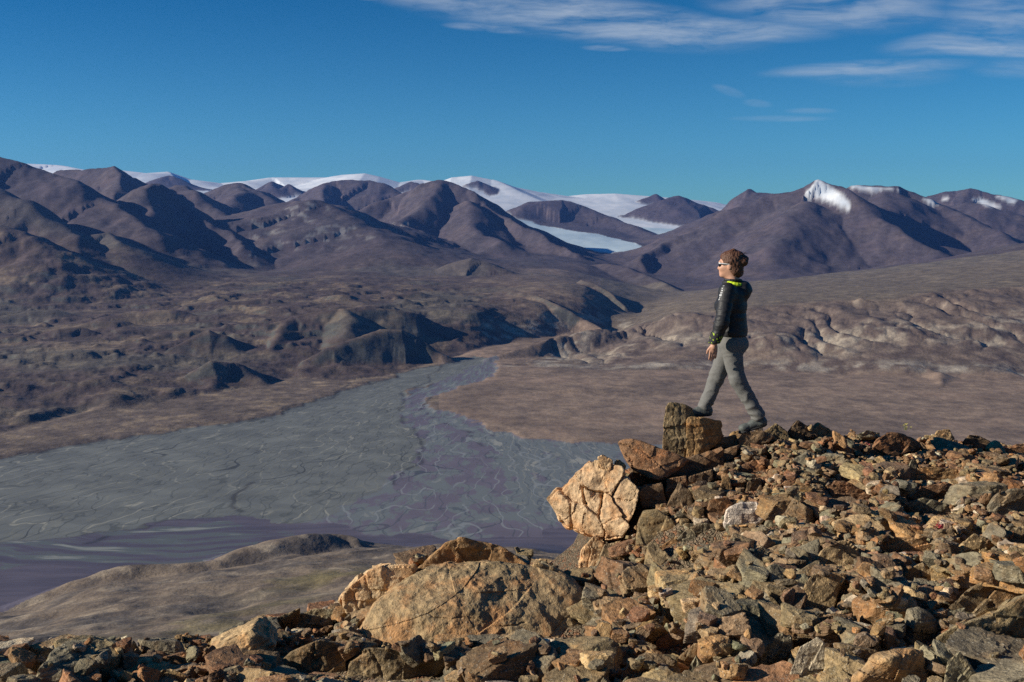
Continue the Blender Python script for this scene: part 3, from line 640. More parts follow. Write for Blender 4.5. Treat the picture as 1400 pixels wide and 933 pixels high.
hgt = nt.math('ADD', nt.math('MULTIPLY', nt.ramp(vo2.outputs[0], 0., .25), .8), nt.math('ADD', nt.math('MULTIPLY', sv_.outputs[2], .8), nt.math('MULTIPLY', nt.noise(pos, 60., 4.), .5)))
bp = nt.n('ShaderNodeBump', {'Strength': 1., 'Distance': .025, 'Height': hgt})
finish(nt, c, .95, bp.outputs[0], .2)

# ---- convex rocks as sets of planes, wrapped by a fine sphere mesh
_ICO = {}
def ico(k):
    if k not in _ICO:
        bm = bmesh.new(); bmesh.ops.create_icosphere(bm, subdivisions=k, radius=1.)
        _ICO[k] = (np.array([v.co[:] for v in bm.verts]), np.array([[v.index for v in f.verts] for f in bm.faces])); bm.free()
    return _ICO[k]
def hull_planes(pts):
    bm = bmesh.new()
    for p in pts: bm.verts.new(p)
    bmesh.ops.convex_hull(bm, input=bm.verts)
    bm.normal_update(); c = np.mean([v.co[:] for v in bm.verts if v.link_faces], axis=0); out = []
    for f in bm.faces:
        n = np.array(f.normal[:]); dd = float(n@(np.array(f.verts[0].co[:])-c))
        if dd < 0: n = -n; dd = -dd
        for q in out:
            if q[0]@n > .985 and abs(q[1]-dd) < .03: break
        else: out.append((n, max(dd, .004)))
    bm.free()
    return c, np.array([q[0] for q in out]), np.array([q[1] for q in out])
def wrap(N, d, S, k, p=26.):
    dirs, fc_ = ico(k); v = dirs*S; v /= np.linalg.norm(v, axis=1, keepdims=True)
    q = np.maximum(v@N.T, 1e-4)/d
    m = q.max(1, keepdims=True)
    r = 1/(m[:, 0]*((q/m)**p).sum(1)**(1/p))
    return v, v*r[:, None], fc_
def rot_rand(rng, tilt):
    a = rng.uniform(0, 2*math.pi); b = rng.normal(0, tilt); t = rng.uniform(0, 2*math.pi)
    ca, sa = math.cos(a), math.sin(a); Rz = np.array([[ca, -sa, 0], [sa, ca, 0], [0, 0, 1]])
    ax = np.array([math.cos(t), math.sin(t), 0]); K = np.array([[0, -ax[2], ax[1]], [ax[2], 0, -ax[0]], [-ax[1], ax[0], 0]])
    return (np.eye(3)+math.sin(b)*K+(1-math.cos(b))*K@K)@Rz
def block_planes(rng, dims):
    dims = np.asarray(dims)/2; N = []; d = []
    for ax in range(3):
        for s in (-1, 1):
            n = np.zeros(3); n[ax] = s; n += rng.normal(0, .22 if ax != 2 else .10, 3); n /= np.linalg.norm(n); N.append(n); d.append(dims[ax]*rng.uniform(.8, 1.05))
    for _ in range(rng.integers(4, 8)):
        n = rng.normal(0, 1, 3); n[2] *= .55; n /= np.linalg.norm(n)
        N.append(n/1.); d.append(np.linalg.norm(n*dims)*rng.uniform(.72, 1.02))
    return np.array(N), np.array(d)
def roughen(V, dirs, size, seed, rugged=1.):
    q = V/size
    a = fbm3(q*2.2+seed, 3, seed)*.030 + fbm3(q*8+seed*1.7, 3, seed+5)*.014
    # blocky fracture: small steps between cells of a tilted lattice
    M = rot_rand(np.random.default_rng(seed), .6); w = (V@M.T)/size*np.array([3.1, 4.3, 9.])+.18*np.stack([n3(q*3+9, seed), n3(q*3+23, seed), n3(q*3+41, seed)], -1)
    i = np.floor(w).astype(np.int64); st = _h(i[:, 0], i[:, 1], i[:, 2], seed)-.5
    return V+dirs*((a+.045*st)*size*rugged)[:, None]
def raster(N, d, pos, mode):
    """height of the rock's top (or underside) over the grid cells it covers"""
    n = N; ext = np.max(d)*1.35
    return ext
def footprint(V):
    x0, y0 = V[:, :2].min(0); x1, y1 = V[:, :2].max(0)
    i0 = int((x0-GX0)/CELL); i1 = int((x1-GX0)/CELL)+2; j0 = int((y0-GY0)/CELL); j1 = int((y1-GY0)/CELL)+2
    return max(i0, 0), min(i1, len(gx)), max(j0, 0), min(j1, len(gy))
def surf(N, d, c, i0, i1, j0, j1):
    x = gx[i0:i1][None, :]-c[0]; y = gy[j0:j1][:, None]-c[1]
    top = np.full((j1-j0, i1-i0), 9.); bot = np.full((j1-j0, i1-i0), -9.)
    for n, dd in zip(N, d):
        if abs(n[2]) < .02: continue
        z = (dd-n[0]*x-n[1]*y)/n[2]
        if n[2] > 0: top = np.minimum(top, z)
        else: bot = np.maximum(bot, z)
    ok = top > bot
    for n, dd in zip(N, d):
        if abs(n[2]) < .02: ok &= (n[0]*x+n[1]*y) < dd
    return top, bot, ok

TINTS = {'rust brown': (.25, .148, .088), 'orange brown': (.31, .198, .105), 'olive grey': (.24, .19, .12), 'slate grey': (.20, .185, .14), 'tan': (.36, .275, .165),
         'dark brown': (.165, .118, .078), 'pale grey': (.46, .42, .35), 'purple brown': (.235, .17, .115), 'greenish grey': (.21, .20, .15), 'whitish': (.66, .62, .58), 'cream': (.54, .415, .275)}
ROCKS = []      # every named rock: object, pixel place, size, tint name
def rock_attrs(V, tintv, seed, rot=None):
    L = V if rot is None else V@rot
    return {'tint': ('FLOAT_COLOR', np.tile(np.array(list(tintv)+[1.]), (len(V), 1))), 'lc': ('FLOAT_VECTOR', L+np.array([seed*1.37 % 11, seed*2.11 % 13, seed*.73 % 7]))}
def jit(t, r, s=.12): return tuple(np.clip(np.array(t)*(1+r.normal(0, s))*(1+r.normal(0, s*.2, 3))*np.array([1.02, .935, .82]), .02, .8))

def ridge3(p, sd): return 1-2*np.abs(fbm3(p, 3, sd))
HERO_N = [100]; SUPPORT = []
HMASK = np.zeros((240, 352), np.float32); OWNER = np.zeros(HM.shape, bool)
MXX, MYY = np.meshgrid(np.arange(352)*4., np.arange(240)*4.)
def hero(label, tintn, D, t, pts, back=.8, k=5, name='rock', cat='rock', p=30., rug=1., cracks=None, lift=0., short=None, group=None, extra=(), crackw=.007, crackd=.02, keep=.7, base=True, cells=None, cellw=3., celld=.03, cello=.03, fol=1., aniso=None):
    """a rock from its front corners (photo pixel, distance offset) plus its depth t"""
    HERO_N[0] += 1; sd = HERO_N[0]; r = np.random.default_rng(sd)
    fr = [P3(q[0], q[1], D+(q[2] if len(q) > 2 else 0)) for q in pts]
    cx = np.mean([q[0] for q in pts]); cy = np.mean([q[1] for q in pts])
    bk = [P3(cx+(q[0]-cx)*back, cy+(q[1]-cy)*back+4, D+t+(q[2] if len(q) > 2 else 0)*.3) for q in pts]
    fr += [P3(q[0], q[1], D+q[2]) for q in extra]
    c, N, d = hull_planes(fr+bk)
    A_ = np.array(fr+bk)-c; S = np.abs(A_).max(0)*2
    S = np.maximum(S, S.max()*.25)
    dirs, V, fc_ = wrap(N, d, S, k, p)
    size = float(S.max()); V = roughen(V, dirs, size, sd, rug)
    if k >= 7: V = V+dirs*(.030*fbm3(V*2.6+sd, 2, sd)+.012*ridge3(V*5.+sd, sd+3)+.006*fbm3(V*26., 3, sd+7))[:, None]
    i0, i1, j0, j1 = footprint(V+c)
    if i1 > i0 and j1 > j0:
        top, bot, ok = surf(N, d, c, i0, i1, j0, j1)
        HM[j0:j1, i0:i1] = np.where(ok, np.maximum(HM[j0:j1, i0:i1], top+c[2]), HM[j0:j1, i0:i1]); OWNER[j0:j1, i0:i1] |= ok
    ya, yb = min(q[1] for q in pts), max(q[1] for q in pts)
    mk = inpoly(MXX, MYY, pts) & (MYY < ya+keep*(yb-ya)); HMASK[mk] = np.maximum(HMASK[mk], D-.05)
    W = V+c
    if cells:
        qx_, qy_ = proj(W[:, 0], W[:, 1], W[:, 2]); qx_ = qx_+3.2*n3(V*9, 31)+1.6*n3(V*30, 32); qy_ = qy_+3.2*n3(V*9, 37)+1.6*n3(V*30, 38)
        ca_, sa_, st_ = (math.cos(aniso[0]), math.sin(aniso[0]), aniso[1]) if aniso else (1., 0., 1.)
        ds = np.stack([np.hypot((qx_-a_)*ca_+(qy_-b_)*sa_, st_*((qy_-b_)*ca_-(qx_-a_)*sa_)) for a_, b_ in cells], 1); o_ = np.argsort(ds, 1)[:, :2]
        d1 = np.take_along_axis(ds, o_[:, :1], 1)[:, 0]; d2 = np.take_along_axis(ds, o_[:, 1:2], 1)[:, 0]
        off_ = r.uniform(-1, 1, len(cells))*cello; wv_ = r.uniform(.1, 1.7, (len(cells), len(cells)))[o_[:, 0], o_[:, 1]]
        W = W+dirs*((off_[o_[:, 0]]-celld*wv_*np.exp(-((d2-d1)/(cellw*wv_))**1.3))*(dirs[:, 1] < .35))[:, None]
    if cracks:
        cracks = [[(a_[0]+(b_[0]-a_[0])*t_+r.normal(0, 1.1)*(t_ > 0), a_[1]+(b_[1]-a_[1])*t_+r.normal(0, 1.1)*(t_ > 0)) for a_, b_ in zip(cr[:-1], cr[1:]) for t_ in (0, .2, .4, .6, .8)]+[cr[-1]] for cr in cracks]
        qx_, qy_ = proj(W[:, 0], W[:, 1], W[:, 2])
        for cr in cracks:
            dc, _ = seg_dist(qx_+1.2*n3(V*9, 3), qy_+1.2*n3(V*9, 5), cr)
            front = (V@np.array([0, -1., .2])) > -.15*size
            W = W-dirs*(np.exp(-(dc*D/F/crackw)**1.2)*front*crackd*np.clip(.7+.8*n3(V*7, 19), .1, 1.3))[:, None]
    if base: zl, zh = W[:, 2].min(), W[:, 2].max(); lo_ = W[W[:, 2] < zl+.4*(zh-zl)]; SUPPORT.append((zl+.22*(zh-zl), lo_[:, 0].min()+.03, lo_[:, 0].max()-.03, lo_[:, 1].min()+.08, lo_[:, 1].max()))
    at = rock_attrs(V, jit(TINTS[tintn], r, .06), sd, rot_rand(r, .5))
    at['tint'][1][:, 3] = fol
    o = npmesh(name, W, fc_, rk_, attrs=at, origin=tuple(c))
    props(o, label, cat, group)
    w_ = max(q[0] for q in pts)-min(q[0] for q in pts)
    ROCKS.append(dict(o=o, px=cx, py=cy, w=w_, tint=tintn, short=short, label=label))
    return o

# --- the crag at the edge
hero('cream block seamed with dark cracks jutting out over the river plain', 'cream', 7.9, .75,
     [(757, 686, .16), (775, 662, .16), (806, 632, .17), (848, 640, .02), (875, 671, -.1), (868, 700, -.16), (849, 730, -.15), (818, 734, .0), (779, 719, .1)], k=7, p=90., rug=.7, fol=.4, short='cracked cream block', base=False,
     cells=[(768, 690), (782, 668), (796, 706), (806, 652), (812, 684), (838, 652), (832, 700), (858, 672), (846, 722), (866, 700)], cellw=2.0, celld=.042, cello=.03, aniso=(.9, 1.9))
hero('small cream cube of rock perched on top of the cracked overhanging block', 'cream', 7.95, .3, [(817, 624), (824, 621), (838, 629), (838, 640), (832, 645), (817, 639)], k=5, p=60., rug=.5, base=False)
hero('little cream chip wedged beside the cube on the cracked block', 'tan', 8., .25, [(840, 630), (846, 627), (856, 636), (853, 650), (841, 648)], k=4, base=False)
hero('rounded rust red boulder lying just left of the standing slabs', 'rust brown', 8.25, .55, [(844, 604, .1), (852, 600, .1), (870, 600, .05), (900, 611), (925, 622), (943, 630), (926, 640), (913, 648, -.1), (905, 658, -.1), (888, 656, -.1), (864, 642), (850, 622)], k=6, p=22., rug=.6, short='rust red boulder', base=False,
     cracks=[[(862, 612), (885, 622), (905, 640)], [(856, 622), (864, 632)]])
hero('tall upright slab with gold streaks, the taller of two standing stones', 'olive grey', 8.8, .32, [(911, 553), (916, 550), (928, 550), (934, 553), (937, 575, -.02), (938, 605, -.02), (937, 632), (912, 630), (906, 612), (913, 592), (909, 570)], back=.85, k=6, p=45., extra=[(950, 560, .12), (945, 600, .12)], short='tall standing stone', crackd=.009,
     cracks=[[(922, 550), (920, 575), (927, 600), (925, 625)], [(930, 555), (931, 590), (936, 615)]])
hero('shorter upright slab on which the walker sets the front foot', 'orange brown', 8.75, .45, [(939, 571), (945, 569), (960, 572), (962, 590, -.02), (962, 612), (950, 626), (940, 630), (938, 600)], back=.9, k=6, p=45., extra=[(985, 576, .12), (988, 598, .14), (978, 608, .1)], short='stepped-on slab', crackd=.009,
     cracks=[[(948, 572), (946, 590), (950, 605), (947, 625)]])
hero('flat brown slab lying under the two standing stones', 'dark brown', 8.5, .7, [(938, 634), (985, 616), (1012, 610), (1008, 620), (970, 640), (942, 650)], k=5, short='flat slab under the stones')
hero('brown block right of the stepped-on slab, below the back foot', 'dark brown', 8.9, .4, [(976, 600), (1006, 594), (1010, 610), (978, 614)], k=5)
hero('squat dark block under the heel of the walker', 'dark brown', 8.8, .5, [(1008, 600), (1016, 590), (1042, 588), (1060, 596), (1052, 606), (1012, 612)], k=5)
hero('dark wedge in the gap between stepped-on slab and brown block', 'dark brown', 8.9, .3, [(962, 598), (975, 592), (990, 595), (985, 606), (968, 608)], k=4)
hero('pointed brown rock behind the heel on the ridge crest', 'olive grey', 9., .4, [(1040, 592), (1060, 578), (1078, 590), (1082, 602), (1046, 606)], k=5)
hero('angular dark rock on the crest right of the walker', 'dark brown', 9.1, .45, [(1076, 590), (1090, 574), (1108, 584), (1120, 597), (1090, 606)], k=5)
hero('grey rock on the crest with a lit pointed top', 'olive grey', 9.2, .4, [(1106, 588), (1118, 576), (1134, 586), (1144, 598), (1112, 604)], k=4)
hero('speckled whitish granite boulder among dark rubble', 'whitish', 6.7, .36, [(988, 712), (992, 696), (1010, 686), (1034, 685), (1045, 698), (1046, 712), (1030, 722), (1006, 728), (990, 722)], k=6, p=16., rug=.6, short='whitish boulder')
hero('grey stone tucked against the right side of the whitish boulder', 'slate grey', 6.65, .25, [(1045, 714), (1052, 706), (1064, 716), (1058, 726), (1042, 728)], k=4)
hero('cream pillar of rock below the overhanging block', 'cream', 7.75, .55, [(792, 780), (796, 748), (812, 731), (826, 740), (826, 762), (808, 790), (794, 792)], k=6, p=40., short='cream pillar', cracks=[[(812, 735), (808, 755), (800, 785)]])
hero('grey brown wedge right of the cream pillar under the overhang', 'olive grey', 7.55, .5, [(826, 745), (850, 738), (862, 760), (850, 782), (815, 795), (812, 780)], k=5)
hero('broad olive boulder under the rust red boulder', 'olive grey', 7.35, .7, [(870, 716, .05), (878, 696, .05), (900, 694), (918, 708), (927, 724), (906, 742), (880, 758), (868, 762)], k=6, p=30., short='broad olive boulder', rug=.8)
hero('orange banded slab slanting down to the left', 'orange brown', 7.0, .4, [(858, 783), (868, 770), (900, 748), (922, 734), (928, 741), (908, 764), (886, 781), (866, 789)], k=6, p=45., short='orange banded slab', rug=1.3)
hero('rounded grey rock above the orange banded slab', 'slate grey', 6.95, .5, [(924, 738), (938, 722), (966, 715), (988, 720), (990, 732), (972, 748), (944, 752)], k=6, short='rounded grey rock')
hero('mottled pale grey rock with white lichen below the rounded grey rock', 'slate grey', 6.7, .5, [(904, 782), (925, 756), (962, 753), (970, 768), (945, 780), (918, 790)], k=5)
hero('square brown rock standing in the cleft below the rust red boulder', 'dark brown', 7.9, .5, [(880, 662), (905, 660), (912, 690), (898, 696), (878, 694), (872, 676)], k=5)
hero('reddish slabby rock wedged below the flat slab', 'rust brown', 8.1, .4, [(912, 655), (938, 650), (942, 672), (920, 690), (908, 680)], k=5)
hero('thin layered brown rock in the stack under the flat slab', 'dark brown', 8.1, .5, [(940, 652), (975, 640), (978, 656), (950, 668), (938, 664)], k=5)
hero('pinkish triangular rock leaning in the middle of the crag', 'purple brown', 7.7, .3, [(906, 702), (928, 658), (945, 672), (948, 692), (922, 704)], k=5)
hero('brown square-faced rock left of the whitish boulder', 'rust brown', 7.1, .4, [(966, 700), (970, 682), (994, 678), (1004, 690), (988, 706), (972, 712)], k=5)
hero('narrow standing brown rock above the whitish boulder', 'orange brown', 7.6, .3, [(984, 670), (988, 648), (998, 652), (1003, 678), (990, 682)], k=5)
hero('dark upright block right of the narrow standing rock', 'dark brown', 7.6, .4, [(1018, 680), (1022, 656), (1040, 652), (1044, 682), (1030, 688)], k=5)
hero('rusty leaning slab high on the crag under the walker', 'rust brown', 8.2, .4, [(1006, 640), (1030, 628), (1048, 636), (1046, 652), (1016, 656)], k=5)
hero('dark mass of bedrock carrying the crag between the cream block and the standing stones', 'dark brown', 8.35, .9, [(838, 668), (862, 640), (930, 632), (985, 612), (1000, 640), (960, 720), (900, 770), (822, 778), (826, 735)], k=6, p=40., rug=1.5, keep=0.)
# --- skyline at the right
hero('big rust brown boulder on the crest right of the small red plant', 'rust brown', 9.2, .6, [(1184, 632), (1198, 600), (1215, 590), (1235, 592), (1255, 603), (1262, 612), (1240, 620), (1204, 634)], k=6, p=24., short='big crest boulder')
hero('tan rock alone on the right part of the crest', 'tan', 9.8, .3, [(1276, 600), (1280, 588), (1298, 587), (1306, 600), (1290, 608)], k=5)
hero('low brown mound-shaped rock on the crest near the right border', 'dark brown', 9.9, .5, [(1314, 606), (1324, 594), (1342, 596), (1362, 608), (1340, 616)], k=5)
hero('flat greyish stone at the crest above the red plant', 'slate grey', 9.7, .3, [(1172, 594), (1186, 587), (1198, 590), (1196, 598), (1176, 600)], k=4)
hero('reddish flat stone at the far right end of the crest', 'rust brown', 10., .5, [(1370, 614), (1392, 606), (1425, 606), (1420, 618), (1380, 622)], k=5)
hero('golden brown flat slab with straight upper edge below the crest', 'orange brown', 7.9, .5, [(1252, 642), (1262, 638), (1308, 641), (1318, 654), (1296, 660), (1252, 662)], k=6, p=45., short='golden flat slab')
hero('grey slab leaning steeply on the left of the golden flat slab', 'slate grey', 7.9, .3, [(1232, 656), (1246, 628), (1254, 630), (1254, 660), (1240, 668)], k=5)
hero('large rusty orange slab in the middle of the upper rubble', 'rust brown', 7.2, .5, [(1131, 668), (1140, 656), (1162, 660), (1190, 676), (1196, 688), (1170, 692), (1142, 686)], k=6, short='large rusty slab')
hero('long low grey slab streaked with white lichen', 'slate grey', 6.8, .45, [(1236, 688), (1262, 680), (1296, 688), (1302, 700), (1272, 710), (1240, 704)], k=6, short='white-streaked slab')
hero('lumpy pale grey boulder by the right border below the crest', 'greenish grey', 6.4, .5, [(1348, 694), (1362, 674), (1385, 668), (1425, 672), (1430, 698), (1395, 710), (1356, 706)], k=6, p=18., short='lumpy grey boulder')
hero('brown wedge rock above the white-streaked slab', 'rust brown', 7.1, .4, [(1240, 680), (1262, 664), (1300, 660), (1318, 674), (1300, 686), (1250, 690)], k=5)
# --- middle of the slope
hero('pinkish brown slab pointing down left beneath the crag', 'purple brown', 5.9, .5, [(830, 824), (842, 806), (862, 790), (895, 787), (898, 799), (874, 814), (848, 828)], k=6, p=40., short='pinkish slab')
hero('layered tan block standing square in the rubble', 'tan', 5.3, .35, [(900, 840), (905, 830), (935, 824), (945, 832), (944, 848), (922, 854), (902, 851)], k=6, p=45., short='layered tan block')
hero('large flat-faced rust coloured block in the lower rubble', 'rust brown', 4.6, .3, [(894, 882), (900, 872), (930, 860), (944, 858), (949, 872), (946, 884), (926, 896), (904, 907), (898, 896)], k=6, p=45., short='flat-faced rust block')
hero('small cream cube left of the flat-faced rust block', 'tan', 4.65, .18, [(870, 882), (872, 866), (886, 864), (893, 872), (888, 888), (876, 888)], k=5)
hero('half-round olive stone left of the small cream cube', 'olive grey', 4.7, .22, [(816, 888), (826, 875), (842, 869), (858, 876), (850, 888), (832, 893)], k=5, p=20.)
hero('olive brown boulder just right of and below the rust block', 'olive grey', 4.25, .3, [(918, 918), (930, 896), (950, 880), (970, 882), (976, 905), (966, 925), (935, 932)], k=6, short='olive brown boulder')
hero('black pointed shard standing in front of the olive brown boulder', 'slate grey', 3.95, .14, [(934, 935), (944, 908), (952, 895), (964, 912), (972, 935)], k=5)
hero('long rust coloured flat stone at the bottom of the rubble', 'rust brown', 4.05, .3, [(830, 925), (846, 914), (880, 908), (893, 914), (886, 926), (850, 934)], k=5, short='long rust stone')
hero('tan steep-sided rock with a shadowed hollow on its right', 'tan', 4.6, .22, [(1092, 834), (1100, 800), (1110, 786), (1128, 781), (1158, 783), (1150, 800), (1140, 826), (1124, 856), (1108, 846)], k=6, p=45., short='tan steep-sided rock')
hero('rounded olive tan mound of rock in the centre right', 'tan', 5.3, .4, [(1109, 780), (1120, 755), (1140, 741), (1156, 738), (1172, 750), (1180, 764), (1158, 784), (1125, 786)], k=6, p=20., short='olive tan mound')
hero('dark blocky rock beneath the tan rock, shaded on the right', 'olive grey', 4.3, .3, [(1166, 846), (1168, 828), (1190, 822), (1202, 832), (1200, 850), (1184, 862), (1168, 858)], k=5)
hero('brown brick-like rock resting above a deep dark gap', 'orange brown', 5.6, .4, [(1203, 752), (1206, 738), (1222, 734), (1264, 736), (1274, 748), (1256, 764), (1214, 764)], k=6, p=40., short='brick-like brown rock')
hero('olive mound-shaped rock at the right with a rounded top', 'tan', 5.4, .4, [(1296, 764), (1312, 744), (1332, 728), (1352, 736), (1350, 752), (1326, 764), (1304, 772)], k=6, p=22., short='olive mound at right')
hero('dark olive rock at the right border below the lumpy boulder', 'olive grey', 5.5, .4, [(1374, 738), (1384, 722), (1425, 714), (1432, 748), (1400, 754), (1378, 752)], k=5)
hero('broad greenish tan rock in the middle right rubble', 'olive grey', 4.95, .4, [(1225, 800), (1240, 776), (1262, 768), (1285, 788), (1288, 800), (1258, 808), (1230, 808)], k=6)
hero('grey angular pyramid rock with one face in shade', 'slate grey', 3.95, .25, [(1228, 886), (1234, 855), (1240, 834), (1254, 830), (1272, 836), (1286, 864), (1276, 880), (1260, 902), (1246, 890)], k=6, p=50., extra=[(1252, 850, -.08), (1246, 885, -.06)], short='grey pyramid rock')
hero('huge brown slab at the right border with a bright upper edge', 'olive grey', 3.55, .3, [(1286, 872), (1298, 864), (1340, 846), (1400, 820), (1455, 812), (1458, 880), (1420, 902), (1372, 908), (1330, 893), (1300, 886)], back=.92, k=7, p=50., extra=[(1400, 812, .14), (1340, 838, .14)], short='huge brown slab', cracks=[[(1330, 868), (1360, 880), (1372, 908)]], rug=.6)
hero('flat olive slab lying behind the huge brown slab', 'olive grey', 4.15, .35, [(1296, 830), (1330, 802), (1366, 786), (1400, 784), (1445, 788), (1440, 808), (1392, 824), (1336, 848), (1300, 860)], back=.95, k=6, p=50., short='flat olive slab', cracks=[[(1350, 795), (1348, 812), (1358, 828)]])
hero('wide olive tan boulder cut off by the bottom border', 'tan', 3.35, .28, [(1158, 945), (1172, 915), (1192, 894), (1230, 886), (1256, 890), (1266, 912), (1278, 945)], k=7, p=30., extra=[(1215, 900, -.06)], short='bottom tan boulder', rug=.7)
hero('pale green-grey triangular rock at the bottom border', 'greenish grey', 3.25, .22, [(1288, 945), (1296, 905), (1312, 892), (1330, 914), (1356, 945)], k=6, p=45.)
hero('leaning light grey slab lit on its face near the bottom', 'pale grey', 3.6, .14, [(1076, 945), (1082, 912), (1094, 884), (1118, 869), (1128, 880), (1128, 912), (1112, 945)], k=6, p=50., short='leaning light grey slab')
hero('tilted grey slab with a bright left face, left of the light grey slab', 'slate grey', 3.9, .15, [(1032, 925), (1046, 892), (1062, 866), (1082, 868), (1084, 885), (1068, 912), (1048, 935)], k=6, p=50., short='tilted grey slab')
hero('brown rock behind the leaning light grey slab with a dark hole', 'dark brown', 3.85, .25, [(1104, 866), (1122, 858), (1146, 866), (1152, 886), (1136, 900), (1116, 880)], k=5)
# --- the big boulder at the lower left of the ridge and its base
hero('big rounded orange-tan boulder streaked with a white vein at its left foot', 'tan', 5.35, 1.0,
     [(470, 912, -.12), (487, 852, .0), (520, 815, .16), (582, 774, .38), (650, 763, .42), (738, 771, .36), (786, 796, .3), (806, 850, .05), (770, 905, -.18), (640, 940, -.32), (520, 940, -.28)], k=8, p=22., rug=.22, fol=.22, extra=[(575, 838, -.10), (690, 838, -.04), (630, 800, .12), (745, 815, .12)], short='big orange-tan boulder', cat='boulder', name='boulder',
     cracks=[[(575, 838), (600, 846), (640, 846), (690, 858), (720, 852)], [(500, 856), (514, 880), (530, 900)]], crackd=.012, crackw=.004, keep=.6)
hero('domed orange rock cap rising behind the top of the big boulder', 'orange brown', 5.9, .55, [(560, 790), (588, 766), (606, 742), (622, 738), (650, 739), (684, 745), (704, 758), (720, 776), (720, 795), (640, 800)], k=7, p=30., rug=.7, fol=.25, short='domed orange cap', cat='boulder', name='boulder')
hero('pale veined flank of rock at the left of the big boulder', 'cream', 5.75, .6, [(468, 818), (478, 803), (505, 780), (530, 772), (570, 770), (570, 810), (510, 838), (480, 852), (472, 836)], k=7, p=44., rug=.9, fol=.5, short='pale veined flank', cracks=[[(500, 790), (510, 822)], [(530, 776), (528, 802)], [(478, 806), (496, 845)]], crackd=.02)
hero('right shoulder of rock leaning on the big boulder, orange at its tip', 'tan', 5.75, .5, [(716, 790), (720, 772), (738, 769), (762, 776), (786, 792), (796, 808), (780, 820), (740, 822)], k=6, p=26.)
hero('cracked olive ledge in front of the big boulder at the bottom', 'olive grey', 4.75, .6, [(470, 945), (478, 905), (496, 890), (540, 888), (600, 890), (622, 898), (600, 925), (570, 950)], k=7, p=40., rug=.5, short='cracked olive ledge', cracks=[[(505, 890), (520, 915), (528, 945)], [(500, 890), (478, 900)]])
hero('olive and rust outcrop left of the cracked ledge', 'olive grey', 4.85, .6, [(352, 945), (372, 912), (400, 890), (440, 874), (466, 878), (478, 892), (470, 945)], k=7, p=36., rug=.9, short='left outcrop', cracks=[[(430, 880), (425, 905), (440, 940)]])
hero('tilted slab whose shaded underside makes a black hollow', 'olive grey', 5.75, .18, [(352, 868), (362, 852), (384, 842), (412, 832), (410, 846, .06), (404, 862, .12), (376, 870, .12)], k=6, p=50., extra=[(386, 866, .2)], short='slab with black hollow')
hero('flat green-grey slab right of the black hollow', 'greenish grey', 5.85, .5, [(400, 866), (408, 840), (430, 832), (456, 833), (464, 846), (440, 862), (412, 872)], k=6, p=45.)
hero('small dark flat stone lying on the green-grey slab', 'dark brown', 5.6, .2, [(420, 872), (440, 858), (456, 852), (452, 862), (428, 878)], k=4)
hero('small pale stone lying at the front foot of the big boulder', 'cream', 4.9, .12, [(546, 888), (552, 883), (562, 886), (566, 892), (552, 896)], k=4)
# --- rubble at the left
hero('broad rust coloured flat slab in the left rubble', 'rust brown', 4.8, .4, [(212, 902), (250, 891), (310, 890), (330, 898), (318, 908), (250, 914), (214, 912)], k=6, p=45., short='broad rust slab')
hero('slanting brown slab right of the broad rust slab', 'tan', 4.9, .25, [(288, 900), (304, 880), (322, 868), (330, 876), (316, 894), (300, 908)], k=6, p=45.)
hero('white veined quartzy rock at the far left', 'pale grey', 4.75, .22, [(48, 904), (58, 888), (72, 882), (84, 892), (82, 906), (62, 910)], k=5, short='white quartz rock')
hero('greenish block beside the white quartz rock', 'greenish grey', 4.6, .22, [(24, 912), (36, 898), (52, 900), (58, 915), (40, 922)], k=5)
hero('orange flat rock at the bottom left with a straight edge', 'rust brown', 4.4, .3, [(44, 930), (60, 912), (84, 906), (92, 912), (78, 930)], k=5)
hero('orange brown tilted plate at the bottom left', 'orange brown', 4.4, .3, [(74, 930), (88, 914), (104, 912), (104, 920), (90, 934)], k=5)
hero('slim upright tan stone sticking up on the left skyline', 'tan', 5.4, .1, [(243, 880), (246, 866), (249, 867), (250, 880)], k=4)
hero('pale standing flake catching light in the left rubble', 'cream', 5., .14, [(178, 900), (184, 888), (194, 880), (198, 888), (188, 902)], k=4)
hero('olive tan lump at the bottom centre left', 'tan', 4.35, .3, [(190, 935), (200, 920), (232, 914), (258, 922), (262, 938)], k=5)

# ---- the ground rises to carry the named rocks that stand on it
for zb, bx0, bx1, by0, by1 in SUPPORT:
    i0 = max(0, int((bx0-.7-GX0)/CELL)); i1 = min(len(gx), int((bx1+.7-GX0)/CELL)); j0 = max(0, int((by0-.7-GY0)/CELL)); j1 = min(len(gy), int((by1+.7-GY0)/CELL))
    if i1 <= i0 or j1 <= j0: continue
    ex = np.maximum(np.maximum(bx0-gx[i0:i1], gx[i0:i1]-bx1), 0)[None, :]; ey = np.maximum(np.maximum(by0-gy[j0:j1], gy[j0:j1]-by1), 0)[:, None]
    cone = zb-np.hypot(ex, ey)*.95
    G0[j0:j1, i0:i1] = np.maximum(G0[j0:j1, i0:i1], cone)
Gc = ground(GXX, GYY).astype(np.float32)
pxg, pyg = proj(GXX, GYY, G0)
hid = HMASK[np.clip((pyg/4).astype(int), 0, 239), np.clip((pxg/4).astype(int), 0, 351)] > GYY+.02
hid &= (pxg > 0) & (pyg > 0) & (pxg < 1400) & (pyg < 950)
G0 = np.where(hid, np.minimum(Gc, G0), G0)
for q_ in range(12):
    pxg, pyg = proj(GXX, GYY, G0)
    hid = (HMASK[np.clip((pyg/4).astype(int), 0, 239), np.clip((pxg/4).astype(int), 0, 351)] > GYY+.02) & (pxg > 0) & (pyg > 0) & (pxg < 1400) & (pyg < 950)
    G0 = np.where(hid, G0-.08, G0)
